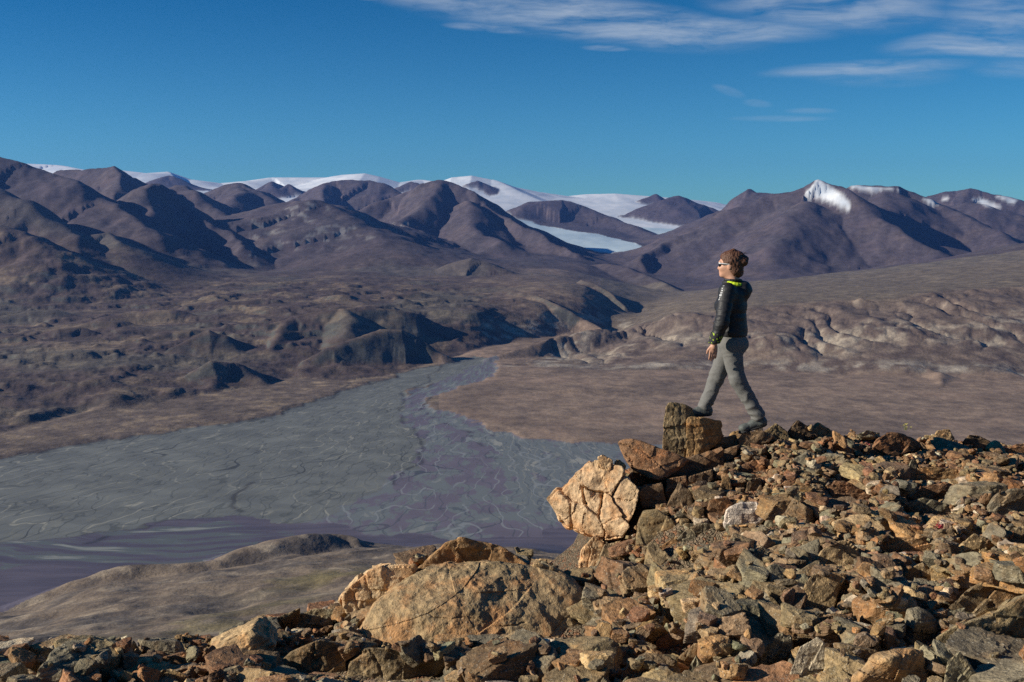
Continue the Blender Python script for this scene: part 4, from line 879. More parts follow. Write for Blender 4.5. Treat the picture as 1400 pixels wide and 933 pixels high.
for _ in range(10):
    p_ = np.pad(G0, 1, mode='edge'); G0 = ((p_[:-2, 1:-1]+p_[2:, 1:-1]+p_[1:-1, :-2]+p_[1:-1, 2:])/4).astype(np.float32)
OWNER &= HM > G0+.02
HM = np.where(OWNER, np.maximum(HM, G0), G0).astype(np.float32)
step = 4
Vg = np.stack([GXX[::step, ::step], GYY[::step, ::step], G0[::step, ::step]+.015*fbm(GXX[::step, ::step]*5, GYY[::step, ::step]*5, 3, 3)], -1)
ny, nx = Vg.shape[:2]; ig = np.arange(nx*ny).reshape(ny, nx)
props(npmesh('ground', Vg.reshape(-1, 3), np.stack([ig[:-1, :-1], ig[:-1, 1:], ig[1:, 1:], ig[1:, :-1]], -1).reshape(-1, 4), gm_, smooth=True), kind='structure')


HMASK[inpoly(MXX, MYY, [(1000, 560), (1050, 560), (1052, 590), (1000, 592)])] = 8.85

# pixels where the ground itself stands before a named rock need no guarding
zb_ = np.full(HMASK.shape, 99., np.float32); pxg, pyg = proj(GXX, GYY, G0)
v_ = (pxg > 0) & (pxg < 1404) & (pyg > 0) & (pyg < 956)
np.minimum.at(zb_, ((pyg[v_]/4).astype(int), (pxg[v_]/4).astype(int)), GYY[v_].astype(np.float32))
HMASK[zb_ < HMASK-.04] = 0
# ---- random rocks, dropped onto the height map so that they rest on what lies below
LEFTC = ['rust brown', 'greenish grey', 'slate grey', 'orange brown', 'pale grey', 'dark brown', 'tan', 'olive grey']
def pick_tint(px, py, r):
    if px < 470:
        g = sstep(250, 20, np.array(px)); pr = [.24, .10+.18*g, .14, .13, .05+.10*g, .12, .10, .16]
        return LEFTC[r.choice(8, p=np.array(pr)/sum(pr))]
    up = float(sstep(760, 640, np.array(py))); rt = float(sstep(950, 1150, np.array(px)))
    k = ['rust brown', 'orange brown', 'dark brown', 'olive grey', 'slate grey', 'tan', 'pale grey', 'purple brown', 'greenish grey']
    pr = np.array([.12+.20*up*rt, .09+.07*up, .11+.09*up, .26-.1*up, .14-.05*up, .14, .035, .08, .09-.04*up])
    return k[r.choice(9, p=pr/pr.sum())]
gslope = None
def settle(N, d, Vr, x, y, q=62):
    c = np.array([x, y, 0.]); i0, i1, j0, j1 = footprint(Vr+c)
    if i1-i0 < 2 or j1-j0 < 2: return None
    top, bot, ok = surf(N, d, c, i0, i1, j0, j1)
    if ok.sum() < 2: return None
    gap = (HM[j0:j1, i0:i1]-bot)[ok]
    z = np.percentile(gap, q)
    return z, (i0, i1, j0, j1), top, ok
def inview(x, y, z, m=60):
    px, py = proj(x, y, z); return (px > -m) & (px < 1400+m) & (py < 933+m)
# the ridge's own skyline, so that no loose rock sticks up above it
SKX = [-200, 0, 200, 330, 360, 400, 455, 470, 520, 600, 700, 790, 800, 860, 905, 935, 1000, 1040, 1130, 1180, 1240, 1400, 1600]; SKY_ = [872, 872, 872, 862, 848, 834, 830, 815, 785, 745, 745, 795, 740, 640, 640, 600, 595, 577, 576, 588, 590, 600, 606]
pxg, pyg = proj(GXX, GYY, G0)
ar = (np.gradient(pxg, axis=1)*np.gradient(pyg, axis=0)-np.gradient(pxg, axis=0)*np.gradient(pyg, axis=1))
face = np.clip(-ar, 0, None)
inv_ = (pxg > -90) & (pxg < 1490) & (pyg < 985)
wgt = np.where(inv_, (face+.12)**.62, 0)
wgt[OWNER] = 0
# the far side of the crest is out of sight: keep only a strip of it
slope_y = np.gradient(G0, axis=0)/CELL
near_crest = np.zeros_like(wgt)
mx = np.minimum.accumulate(np.where(inv_, pyg, 9e9), axis=0)             # highest picture row reached so far, going away from the eye
wgt *= np.where(pyg > mx+45, 0., 1.)
CUM = np.cumsum(wgt.ravel()); CUM /= CUM[-1]
def sample_xy(r, n):
    k = np.searchsorted(CUM, r.uniform(0, 1, n)); j, i = np.unravel_index(k, wgt.shape)
    return list(zip(gx[i]+r.uniform(-.5, .5, n)*CELL, gy[j]+r.uniform(-.5, .5, n)*CELL))
def place_many(n, lo, hi, pw, tries, avoid, emit, seed, tilt):
    r = np.random.default_rng(seed); cnt = 0
    pts = sample_xy(r, n*tries)
    sizes = np.sort((lo**-pw+(hi**-pw-lo**-pw)*r.uniform(0, 1, n))**(-1/pw))[::-1]
    for i in range(n):
        s = sizes[i]
        dims = np.array([1., r.uniform(.55, .95), r.uniform(.28, .62)])*s
        N, d = block_planes(r, dims); Rm = rot_rand(r, tilt); Nr = N@Rm.T
        cand = []
        for x, y in pts[i*tries:(i+1)*tries]:
            if not (GX0+.3 < x < GX1-.3 and GY0+.3 < y < GY1-.3): continue
            iy = int((y-GY0)/CELL); ix = int((x-GX0)/CELL)
            if OWNER[iy, ix]: continue
            up = HM[iy, ix]-G0[iy, ix]
            if up > avoid*(1+s) and r.uniform() < .95: continue
            cand.append((up, x, y))
        cand.sort(); done = False
        Vr = np.array([[a, b, c_] for a in (-1, 1) for b in (-1, 1) for c_ in (-1, 1)])*dims/2@Rm.T
        for up, x, y in cand:
            st = settle(Nr, d, Vr, x, y)
            if st is None: continue
            z, (i0, i1, j0, j1), top, ok = st
            hh = top[ok].max()
            qx_, qy_ = proj(np.array([x, x-s*.4, x+s*.4]), np.array([y]*3), np.array([z+hh*.9, z+hh*.4, z+hh*.4]))
            if np.any((HMASK[np.clip((qy_/4).astype(int), 0, 239), np.clip((qx_/4).astype(int), 0, 351)] > y-.1)): continue
            if qy_[0] < np.interp(qx_[0], SKX, SKY_)-3: continue
            if z-G0[int((y-GY0)/CELL), int((x-GX0)/CELL)] > .38: continue
            done = True; break
        if not done: continue
        HM[j0:j1, i0:i1] = np.where(ok, np.maximum(HM[j0:j1, i0:i1], top+z), HM[j0:j1, i0:i1])
        emit(r, np.array([x, y, z]), N, d, Rm, dims, s); cnt += 1
    return cnt
MIDS = []
def emit_mid(r, c, N, d, Rm, dims, s): MIDS.append((c, N, d, Rm, dims, s, int(r.integers(1e6))))
place_many(75, .24, .42, 1.5, 7, .10, emit_mid, 19, .38)
place_many(520, .13, .30, 1.6, 5, .10, emit_mid, 21, .34)
place_many(800, .09, .15, 1.3, 4, .10, emit_mid, 23, .42)
SM = []
def emit_sm(r, c, N, d, Rm, dims, s): SM.append((c, N, d, Rm, dims, s, int(r.integers(1e6))))
place_many(3300, .055, .12, 1.6, 3, .09, emit_sm, 31, .5)
place_many(7000, .032, .058, 1.4, 2, .10, emit_sm, 41, .6)
# the largest in the picture become objects of their own, the others join the rubble
def psize(m): return m[5]/m[0][1] if inview(m[0][0], m[0][1], m[0][2], 10) else 0
MIDS.sort(key=psize, reverse=True)
NIND = 296-len(ROCKS)
OWN = MIDS[:NIND]; REST = MIDS[NIND:]+SM
for c, N, d, Rm, dims, s, sd in OWN:
    r = np.random.default_rng(sd); pxs = s/c[1]*F
    dirs, V, fc_ = wrap(N, d, np.maximum(dims, dims.max()*.35), 5 if pxs > 48 else 4, 60.)
    V = roughen(V, dirs, s, sd % 9973, .9); V = V@Rm.T
    px, py = proj(*c); tn = pick_tint(px, py, r)
    o = npmesh('rock', V, fc_, rk_, attrs=rock_attrs(V, jit(TINTS[tn], r), sd % 997, Rm)); o.location = c
    th = dims[2]/dims[0]
    ROCKS.append(dict(o=o, px=float(px), py=float(py), w=float(pxs), tint=tn, short=None, label=None, flat=th < .38, long=dims[1]/dims[0] < .68))
# labels: colour, build and place beside one of the landmark rocks, ranked where several would share it
LM = [q for q in ROCKS if q['short']]
groups = {}
for q in ROCKS:
    if q['label']: continue
    lm = min(LM, key=lambda l: math.hypot(q['px']-l['px'], (q['py']-l['py'])*1.3)-.3*l['w'])
    dx, dy = q['px']-lm['px'], q['py']-lm['py']
    if abs(dx) > 2.2*abs(dy): rel_ = 'right of' if dx > 0 else 'left of'
    elif abs(dy) > 2.2*abs(dx): rel_ = 'below' if dy > 0 else 'above'
    else: rel_ = ('lower ' if dy > 0 else 'upper ')+('right of' if dx > 0 else 'left of')
    sz = 'large' if q['w'] > 62 else 'medium' if q['w'] > 40 else 'small'
    bd = 'slab' if q['flat'] else 'elongated rock' if q['long'] else 'rock'
    key = f"{sz} {q['tint']} {bd} {rel_} the {lm['short']}"
    groups.setdefault(key, []).append((math.hypot(dx, dy), q))
ORD = ['nearest', 'second nearest', 'third nearest', 'fourth nearest', 'fifth nearest', 'sixth nearest', 'seventh nearest']
for key, lst in groups.items():
    lst.sort(key=lambda a: a[0])
    for i, (_, q) in enumerate(lst):
        q['label'] = key if len(lst) == 1 else f"{ORD[min(i, 6)]} {key}"
        props(q['o'], q['label'], 'rock')
for q in ROCKS: q['o']['group'] = 'rocks strewn over the ridge'
# the countless small stones: one mesh
VV = []; FF = []; TT = []; LL = []; off = 0
for c, N, d, Rm, dims, s, sd in REST:
    r = np.random.default_rng(sd); pxs = s/c[1]*F
    kk = 4 if pxs > 26 else 3 if pxs > 9 else 2
    dirs, V, fc_ = wrap(N, d, np.maximum(dims, dims.max()*.35), kk, 80.)
    if kk > 2: V = roughen(V, dirs, s, sd % 9973, .9)
    px, py = proj(*c); tn = pick_tint(px, py, r)
    if r.uniform() < .03: tn = 'pale grey'
    LL.append(V+np.array([sd % 11, sd % 13, sd % 7])*1.1)
    VV.append(V@Rm.T+c); FF.append(fc_+off); off += len(V)
    TT.append(np.tile(np.array(list(jit(TINTS[tn], r, .16))+[1.]), (len(V), 1)))
props(npmesh('rubble', np.concatenate(VV), np.concatenate(FF), rk_, attrs={'tint': ('FLOAT_COLOR', np.concatenate(TT)), 'lc': ('FLOAT_VECTOR', np.concatenate(LL))}), 'countless small grey brown and rusty stones filling the ridge between the rocks', kind='stuff')
# ================================================================ THE WALKER
class Field:
    """signed distance field on a grid, meshed with surface nets"""
    def __init__(s, lo, hi, h):
        s.h = h; s.lo = np.array(lo, float); n = np.ceil((np.array(hi)-s.lo)/h).astype(int)+1
        s.ax = [(s.lo[i]+h*np.arange(n[i])).astype(np.float32) for i in range(3)]
        s.f = np.full(n, 1., np.float32)
    def sub(s, lo, hi):
        sl = tuple(slice(max(0, int((lo[i]-s.lo[i])/s.h)), max(0, min(s.f.shape[i], int((hi[i]-s.lo[i])/s.h)+2))) for i in range(3))
        return sl, s.ax[0][sl[0]][:, None, None], s.ax[1][sl[1]][None, :, None], s.ax[2][sl[2]][None, None, :]
    def add(s, fn, lo, hi, k=.02, op='u'):
        m = k+.03; sl, x, y, z = s.sub(np.array(lo)-m, np.array(hi)+m)
        cur = s.f[sl]
        if 0 in cur.shape: return
        d = fn(x, y, z).astype(np.float32)
        if op == 'u':
            h_ = np.clip(.5+.5*(cur-d)/k, 0, 1); s.f[sl] = cur*(1-h_)+d*h_-k*h_*(1-h_)
        else: s.f[sl] = np.maximum(cur, -d)
    def cap(s, a, b, ra, rb=None, k=.02, fr=None, sc=(1, 1, 1)):
        """tapered capsule; with a frame and scales the cross-section becomes elliptical"""
        rb = ra if rb is None else rb; a = np.array(a, float); b = np.array(b, float)
        M = np.eye(3) if fr is None else np.array(fr); inv = 1/np.array(sc, float)
        mR = max(ra, rb)*max(sc)
        A = (M@a)*inv; Bv = (M@b)*inv; ab = Bv-A; L = max(ab@ab, 1e-9)
        def fn(x, y, z):
            p = [(M[i, 0]*x+M[i, 1]*y+M[i, 2]*z)*inv[i]-A[i] for i in range(3)]
            t = np.clip((p[0]*ab[0]+p[1]*ab[1]+p[2]*ab[2])/L, 0, 1)
            return (np.sqrt((p[0]-t*ab[0])**2+(p[1]-t*ab[1])**2+(p[2]-t*ab[2])**2)-(ra+(rb-ra)*t))*min(sc)
        s.add(fn, np.minimum(a, b)-mR, np.maximum(a, b)+mR, k)
    def ell(s, c, r, fr=None, k=.02, op='u'):
        M = np.eye(3) if fr is None else np.array(fr); c = np.array(c, float); r = np.array(r, float); cc = M@c
        def fn(x, y, z):
            q = [(M[i, 0]*x+M[i, 1]*y+M[i, 2]*z-cc[i]) for i in range(3)]
            k0 = np.sqrt(sum((q[i]/r[i])**2 for i in range(3))); k1 = np.sqrt(sum((q[i]/r[i]**2)**2 for i in range(3)))+1e-6
            return k0*(k0-1)/k1
        s.add(fn, c-r.max(), c+r.max(), k, op)
    def cut(s, p, n, k=0):          # keep the side with (x-p).n < 0
        n = np.array(n, float)/np.linalg.norm(n)
        d = (s.ax[0][:, None, None]-p[0])*n[0]+(s.ax[1][None, :, None]-p[1])*n[1]+(s.ax[2][None, None, :]-p[2])*n[2]
        s.f = np.maximum(s.f, d.astype(np.float32))
    def mesh(s):
        f = s.f; i, j, k = np.nonzero((lambda q: (q.min(0) < 0) & (q.max(0) >= 0))(np.stack([f[a:f.shape[0]-1+a, b:f.shape[1]-1+b, c:f.shape[2]-1+c] for a in (0, 1) for b in (0, 1) for c in (0, 1)])))
        idm = np.full(np.array(f.shape)-1, -1, np.int32); idm[i, j, k] = np.arange(len(i))
        acc = np.zeros((len(i), 3)); cnt = np.zeros(len(i))
        for ax in range(3):
            o1, o2 = [q for q in range(3) if q != ax]
            for u in (0, 1):
                for v in (0, 1):
                    o = [0, 0, 0]; o[o1] = u; o[o2] = v; e = list(o); e[ax] = 1
                    fa = f[i+o[0], j+o[1], k+o[2]]; fb = f[i+e[0], j+e[1], k+e[2]]; m = (fa < 0) != (fb < 0)
                    t = np.where(m, fa/np.where(m, fa-fb, 1), 0); p = np.tile(np.array(o, float), (len(i), 1)); p[:, ax] = t
                    acc += np.where(m[:, None], p, 0); cnt += m
        V = s.lo+(np.stack([i, j, k], 1)+acc/cnt[:, None])*s.h
        Q = []
        for ax in range(3):
            o1, o2 = (ax+1) % 3, (ax+2) % 3
            sl0 = [slice(1, -1)]*3; sl0[ax] = slice(0, -1); sl1 = list(sl0); sl1[ax] = slice(1, None)
            a = f[tuple(sl0)] < 0; b = f[tuple(sl1)] < 0
            ii = np.stack(np.nonzero(a != b), 1); base = ii.copy(); base[:, o1] += 1; base[:, o2] += 1
            fl = a[tuple(ii.T)]
            def cell(d1, d2):
                q = base.copy(); q[:, o1] -= d1; q[:, o2] -= d2
                return idm[q[:, 0], q[:, 1], q[:, 2]]
            q = np.stack([cell(1, 1), cell(0, 1), cell(0, 0), cell(1, 0)], 1)
            q = np.where(fl[:, None], q, q[:, ::-1]); Q.append(q[(q >= 0).all(1)])
        return V, np.concatenate(Q)
def relax(V, Q, n=2, lam=.5):
    for _ in range(n):
        s_ = np.zeros_like(V); c_ = np.zeros(len(V))
        for a in range(4):
            b = (a+1) % 4
            np.add.at(s_, Q[:, a], V[Q[:, b]]); np.add.at(s_, Q[:, b], V[Q[:, a]]); np.add.at(c_, Q[:, a], 1); np.add.at(c_, Q[:, b], 1)
        V = V+lam*(s_/np.maximum(c_, 1)[:, None]-V)
    return V
def normals(V, Q):
    n = np.cross(V[Q[:, 2]]-V[Q[:, 0]], V[Q[:, 3]]-V[Q[:, 1]]); o = np.zeros_like(V)
    for a in range(4): np.add.at(o, Q[:, a], n)
    return o/(np.linalg.norm(o, axis=1, keepdims=True)+1e-9)

PD = 8.95
def J(px, py, dy=0.): return np.array(P3(px, py, PD))+np.array([0, dy, 0])*1.
ALF = math.radians(18)
FW = np.array([-math.cos(ALF), math.sin(ALF), 0]); LF = np.array([-math.sin(ALF), -math.cos(ALF), 0]); UP = np.array([0, 0, 1.])
FR = np.stack([FW, LF, UP])
def loc(anchor, f, l, u): return anchor+FW*f+LF*l+UP*u
HEAD = J(998, 362); CH = J(1001, 405); HIP = J(1000, 468)
shL = loc(J(997, 397), 0, .165, 0); shR = loc(J(997, 397), 0, -.165, 0)
elL = J(979, 437, -.25); wrL = J(969.5, 464, -.23)
elR = J(1006, 438, .24); wrR = J(994, 464, .26)
hpL = loc(J(1000, 470), 0, .085, 0); hpR = loc(J(996, 470), 0, -.085, 0)
knL = J(1005, 517, -.09); anL = J(1031, 563, -.09); knR = J(983.5, 517, .10); anR = J(967, 557, .10)
toeL = J(1012, 583, -.10); heL = J(1038, 575, -.09); toeR = J(945, 567, .07); heR = J(970, 565.5, .10)

m_skin = simple('skin', (.50, .27, .18), .55, 40, .10, .1, .4)
m_hair = None
hm_, nt = material('dark_auburn_hair'); tc = nt.n('ShaderNodeTexCoord').outputs['Object']
st_ = nt.noise(nt.vmath('MULTIPLY', tc, (60., 60., 160.)), 1., 4., .6, 1.5)
finish(nt, nt.mix(st_, (.03, .012, .007), (.165, .068, .034)), .5, nt.n('ShaderNodeBump', {'Strength': .8, 'Distance': .006, 'Height': st_}).outputs[0], .4); m_hair = hm_
m_jack = simple('black_shell_fabric', (.018, .018, .021), .55, 25, .35, .25, .35, 60)
m_pant = simple('grey_trekking_fabric', (.155, .152, .144), .85, 45, .2, .3, .2, 300)
m_boot = simple('grey_green_boot_leather', (.095, .105, .098), .6, 50, .35, .4, .3)
m_sole = simple('dark_rubber', (.03, .03, .03), .8, 60, .2)
m_neon = simple('neon_yellow_lining', (.55, .72, .03), .7, 90, .25)
m_white = simple('white_print', (.6, .6, .6), .6, 60, .1)
m_lens = simple('dark_lens', (.02, .022, .03), .12, 20, .05, 0, .6)
cm_, nt = material('black_cuff_with_neon_patches'); tc = nt.n('ShaderNodeTexCoord').outputs['Object']
vo = nt.n('ShaderNodeTexVoronoi', {'Vector': tc, 'Scale': 34.}, feature='DISTANCE_TO_EDGE')
finish(nt, nt.mix(nt.ramp(vo.outputs[0], .22, .30), (.02, .02, .022), (.5, .68, .04)), .7); m_cuff = cm_

# body: one continuous figure, head to feet
b = Field(J(935, 592, .45)*[1, 0, 1]+[-.05, PD-.5, -.05], J(1050, 335)*[1, 0, 1]+[.05, PD+.5, .05], .0055)
b.ell(loc(HEAD, -.006, 0, .012), (.096, .075, .102), FR, .01); b.ell(loc(HEAD, .03, 0, -.052), (.060, .056, .068), FR, .03)
b.ell(loc(HEAD, .066, 0, -.094), (.024, .026, .02), FR, .025); b.cap(loc(HEAD, .082, 0, .0), loc(HEAD, .098, 0, -.034), .009, .013, .016)
b.ell(loc(HEAD, .082, 0, .022), (.018, .05, .014), FR, .015); b.ell(loc(HEAD, .082, 0, -.062), (.012, .024, .007), FR, .010); b.ell(loc(HEAD, .080, 0, -.074), (.012, .02, .007), FR, .010)
for sd in (1, -1):
    b.ell(loc(HEAD, -.006, sd*.077, -.014), (.020, .009, .031), FR, .008); b.ell(loc(HEAD, .06, sd*.036, -.03), (.03, .022, .024), FR, .02)
b.cap(loc(HEAD, -.018, 0, -.06), loc(HEAD, -.035, 0, -.175), .054, .060, .03)
b.cap(J(1002, 402), J(1000, 450), .085, .085, .03, FR, (1, 1.4, 1)); b.cap(shL, shR, .045, .045, .04); b.cap(J(1000, 450), J(1000, 470), .09, .09, .03, FR, (1, 1.3, 1))
for s_, e_, w_ in ((shL, elL, wrL), (shR, elR, wrR)): b.cap(s_, e_, .046, .038, .03); b.cap(e_, w_, .038, .027, .02)
for h_, k_, a_, t_, he_ in ((hpL, knL, anL, toeL, heL), (hpR, knR, anR, toeR, heR)):
    b.cap(h_, k_, .075, .052, .03); b.cap(k_, a_, .052, .036, .03); b.cap(a_, he_, .034, .03, .02); b.cap(he_, t_, .03, .024, .02)
def hand(w, dirn, inw, fwd):
    """palm, four unequal curled fingers and a thumb leaving the palm's front side"""
    palm_c = w+dirn*.045
    b.cap(w+dirn*.005, w+dirn*.03, .025, .028, .012)
    b.ell(palm_c, (.036, .017, .045), np.stack([fwd, inw, -dirn]), .012)
    for o_, L, in ((.028, .072), (.010, .082), (-.009, .076), (-.027, .060)):
        r0 = w+dirn*.078+fwd*o_; p1 = r0+dirn*L*.42+inw*.006; p2 = p1+dirn*L*.32+inw*L*.16; p3 = p2+dirn*L*.22+inw*L*.2
        b.cap(r0-dirn*.01, p1, .0092, .0088, .004); b.cap(p1, p2, .0088, .0082, .003); b.cap(p2, p3, .0082, .007, .003)
    t0 = w+dirn*.03+fwd*.028; t1 = t0+dirn*.03+fwd*.02+inw*.008; t2 = t1+dirn*.03+fwd*.004+inw*.01
    b.cap(t0, t1, .012, .0105, .006); b.cap(t1, t2, .0105, .0085, .003)
dn = np.array([-.06, 0, -1.]); dn /= np.linalg.norm(dn)
hand(wrL+dn*.012, dn, np.array([0, 1., 0]), np.array([-1., 0, 0.])); hand(wrR+dn*.012, dn, np.array([0, -1., 0]), np.array([-1., 0, 0.]))
V, Q = b.mesh(); V = relax(V, Q, 2, .4)
ORG = tuple(J(990, 588))
person = npmesh('person', V, Q, m_skin, smooth=True, origin=ORG)
props(person, 'woman in black jacket and grey trousers stepping along the crest, looking out over the valley', 'person')
def child(name, F_, mat, n=2, wr=None, label=None):
    V, Q = F_.mesh(); V = relax(V, Q, n, .5)
    if wr is not None: V = V+normals(V, Q)*wr(V)[:, None]; V = relax(V, Q, 1, .3)
    o = npmesh(name, V, Q, mat, smooth=True, origin=ORG, parent=person); o.location = (0, 0, 0)
    if label: o['label'] = label
    return o
def box_of(*pts, m=.25):
    p = np.array(pts); return p.min(0)-m, p.max(0)+m
# jacket
j = Field(*box_of(shL, shR, elL, wrL, wrR, J(1030, 400), J(1000, 460), m=.17), h=.0075)
j.cap(J(1003, 404), J(1001, 450), .120, .126, .04, FR, (1, 1.42, 1)); j.cap(shL-UP*.005, shR-UP*.005, .066, .066, .05)
j.ell(J(996, 418), (.125, .15, .10), FR, .05)
for s_, e_, w_ in ((shL, elL, wrL), (shR, elR, wrR)): j.cap(s_, e_, .074, .064, .035); j.cap(e_, w_, .064, .047, .03)
j.ell(loc(J(1018, 397), 0, .01, 0), (.068, .115, .085), FR, .02); j.ell(loc(J(1012, 389), 0, .01, 0), (.07, .10, .03), FR, .02)
j.ell(loc(J(1000, 387), 0, 0, 0), (.084, .082, .04), FR, .02)
j.cap(J(1001, 452), J(1001, 462), .132, .130, .02, FR, (1, 1.38, 1))
j.cut(J(1000, 460.5), (-.12, 0, -1)) if False else None
def neck_hole(x, y, z):
    c = loc(HEAD, -.033, 0, -.12); return np.sqrt((x-c[0])**2+(y-c[1])**2)-.062+np.maximum(0, (J(1000, 385)[2]-z))*3
sl = j.sub(J(985, 395, -.2), J(1015, 375, .2)); j.f[sl[0]] = np.maximum(j.f[sl[0]], -neck_hole(*sl[1:]).astype(np.float32))
zc = J(1000, 459)[2]
torso = np.minimum(1, 0)
X3, Y3, Z3 = j.ax[0][:, None, None], j.ax[1][None, :, None], j.ax[2][None, None, :]
armd = np.minimum(np.sqrt((X3-wrL[0])**2+(Y3-wrL[1])**2), np.sqrt((X3-wrR[0])**2+(Y3-wrR[1])**2))
j.f = np.where(armd < .09, np.maximum(j.f, (J(970, 465.5)[2]-Z3)), np.maximum(j.f, zc-.03*(X3-HIP[0])-Z3)).astype(np.float32)
def wr_j(V):
    ea = np.exp(-(np.minimum(np.linalg.norm(V-elL, axis=1), np.linalg.norm(V-elR, axis=1))/.10)**2)
    q = V*np.array([14., 14., 30.]); return .004*fbm3(q, 3, 3)+ea*.007*n3(V*np.array([18., 18., 55.]), 5)+.004*n3(V*np.array([9., 9., 26.]), 7)
jacket = child('jacket', j, m_jack, 2, wr_j)
# hood lining and collar edge
c_ = Field(*box_of(J(1000, 386), m=.16), h=.005)
ring = [loc(J(1004, 386), .088*math.cos(t), .096*math.sin(t), -.012+.016*math.cos(t)) for t in np.linspace(math.radians(62), math.radians(298), 15)]
for p0, p1 in zip(ring[:-1], ring[1:]): c_.cap(p0, p1, .019, .019, .006, None)
child('hood_lining', c_, m_neon, 1)
c_ = Field(*box_of(J(1000, 383), m=.16), h=.005)
ring = [loc(J(1002, 383), .072*math.cos(t), .075*math.sin(t), .0+.004*math.cos(t)) for t in np.linspace(math.radians(25), math.radians(335), 19)]
for p0, p1 in zip(ring[:-1], ring[1:]): c_.cap(p0, p1, .012, .012, .006, None)
child('collar', c_, m_jack, 1)
for e_, w_ in ((elL, wrL), (elR, wrR)):
    c_ = Field(*box_of(e_, w_, m=.1), h=.005); a_ = w_+(e_-w_)*.42; c_.cap(a_, w_-(e_-w_)*.01, .0585, .050, .004); c_.cut(w_+np.array([0, 0, -.012]), (0, 0, -1)); c_.cut(a_, e_-w_)
    child('cuff', c_, m_cuff, 1)
# trousers
t_ = Field(*box_of(hpL, hpR, anL, anR, J(1025, 470), J(1000, 452), m=.14), h=.0075)
t_.cap(J(1000, 453), J(1000, 466), .116, .122, .03, FR, (1, 1.3, 1))
for sd in (1, -1): t_.ell(loc(J(1007.5, 471), 0, sd*.07, 0), (.098, .09, .095), FR, .04)
for h_, k_, a_ in ((hpL, knL, anL), (hpR, knR, anR)):
    L_ = h_ is hpL
    t_.cap(h_, k_, .100, .070, .035); t_.cap(k_, a_, .072, .056, .03); t_.cap(a_-(a_-k_)*.25, a_+(a_-k_)*.12, .058, .066 if L_ else .054, .02)
    nrm = (a_-k_)/np.linalg.norm(a_-k_); pc = a_+(a_-k_)*.14
    d = (t_.ax[0][:, None, None]-pc[0])*nrm[0]+(t_.ax[1][None, :, None]-pc[1])*nrm[1]+(t_.ax[2][None, None, :]-pc[2])*nrm[2]
    near = np.sqrt((t_.ax[0][:, None, None]-pc[0])**2+(t_.ax[1][None, :, None]-pc[1])**2+(t_.ax[2][None, None, :]-pc[2])**2) < .16
    t_.f = np.where(near, np.maximum(t_.f, d), t_.f).astype(np.float32)
t_.cut(J(1000, 450), (0, 0, 1))
def wr_t(V):
    lo = sstep(J(0, 500)[2], J(0, 545)[2], V[:, 2]); kn = np.exp(-(np.minimum(np.linalg.norm(V-knL, axis=1), np.linalg.norm(V-knR, axis=1))/.10)**2)
    cr = np.exp(-((V[:, 2]-J(0, 478)[2])/.05)**2)
    q = V+.03*np.stack([n3(V*11, 2), n3(V*11, 3), n3(V*11, 4)], 1)
    w = 1-2*np.abs(n3(q@rot_rand(np.random.default_rng(4), .55)*np.array([11., 11., 24.]), 8))
    return .003*fbm3(V*12, 3, 4)+(.006*lo+.0055*kn+.005*cr)*w
child('trousers', t_, m_pant, 2, wr_t)
# boots with soles
for he_, to_, an_, tilt in ((heL, toeL, anL, 1), (heR, toeR, anR, 0)):
    f_ = Field(*box_of(he_, to_, an_, m=.10), h=.005); d_ = (to_-he_)/np.linalg.norm(to_-he_); up_ = np.cross(d_, np.cross(UP, d_)); up_ /= np.linalg.norm(up_)
    fr_ = np.stack([d_, np.cross(up_, d_), up_])
    f_.cap(he_, to_-d_*.005, .043, .034, .02, fr_, (1, 1.0, .95)); f_.ell(to_-d_*.01+up_*.004, (.046, .044, .033), fr_, .02); f_.cap(he_+up_*.01, an_, .045, .05, .03)
    f_.ell(he_+d_*.05+up_*.025, (.07, .036, .034), fr_, .02); f_.cut(he_-up_*.028, -up_)
    bt = child('boot', f_, m_boot, 1, lambda V: .002*fbm3(V*30, 2, 6))
    s_ = Field(*box_of(he_, to_, m=.10), h=.005); s_.cap(he_-up_*.028, to_-up_*.028, .044, .039, .006, fr_, (1, 1, .40)); s_.ell(to_-up_*.028+d_*.004, (.045, .045, .016), fr_, .01)
    so_ = child('sole', s_, m_sole, 1); so_.parent = bt
# hair with a messy bun
h = Field(*box_of(HEAD, m=.21), h=.0055)
h.ell(loc(HEAD, -.016, 0, .028), (.111, .092, .108), FR, .02); h.ell(loc(HEAD, -.058, 0, -.035), (.062, .074, .085), FR, .03)
h.cut(loc(HEAD, .052, 0, .022), FW*.80-UP*.60); h.ell(loc(HEAD, -.06, 0, -.05), (.05, .064, .065), FR, .03)
for sd in (1, -1): h.ell(loc(HEAD, .012, sd*.085, -.03), (.040, .04, .045), FR, .01, 'cut')
for f0, l0, u0, r0 in ((-.108, 0, .045, .046), (-.128, .018, .022, .034), (-.092, -.012, .084, .034), (-.136, -.012, .054, .028), (-.068, .022, .092, .03), (-.02, .01, .112, .03)): h.ell(loc(HEAD, f0, l0, u0), (r0, r0, r0*.9), FR, .02)
hair = child('hair', h, m_hair, 1, lambda V: .007*fbm3(V*16, 2, 9)+.005*n3((V+.02*np.stack([n3(V*14, 1), n3(V*14, 2), n3(V*14, 3)], 1))*np.array([150., 150., 40.]), 4))
wf = Field(*box_of(HEAD, m=.24), h=.003); rw = np.random.default_rng(5)
for q in range(60):
    p = loc(HEAD, rw.uniform(-.12, .03), rw.uniform(-.06, .06), rw.uniform(.06, .105)); d = FW*rw.normal(-.4, .5)+LF*rw.normal(0, .5)+UP*rw.uniform(-.1, .5); d /= np.linalg.norm(d)
    for s_ in range(3):
        p2 = p+d*.011; wf.cap(p, p2, .0024, .0022, .0015); p = p2; d = d+rw.normal(0, .35, 3); d /= np.linalg.norm(d)
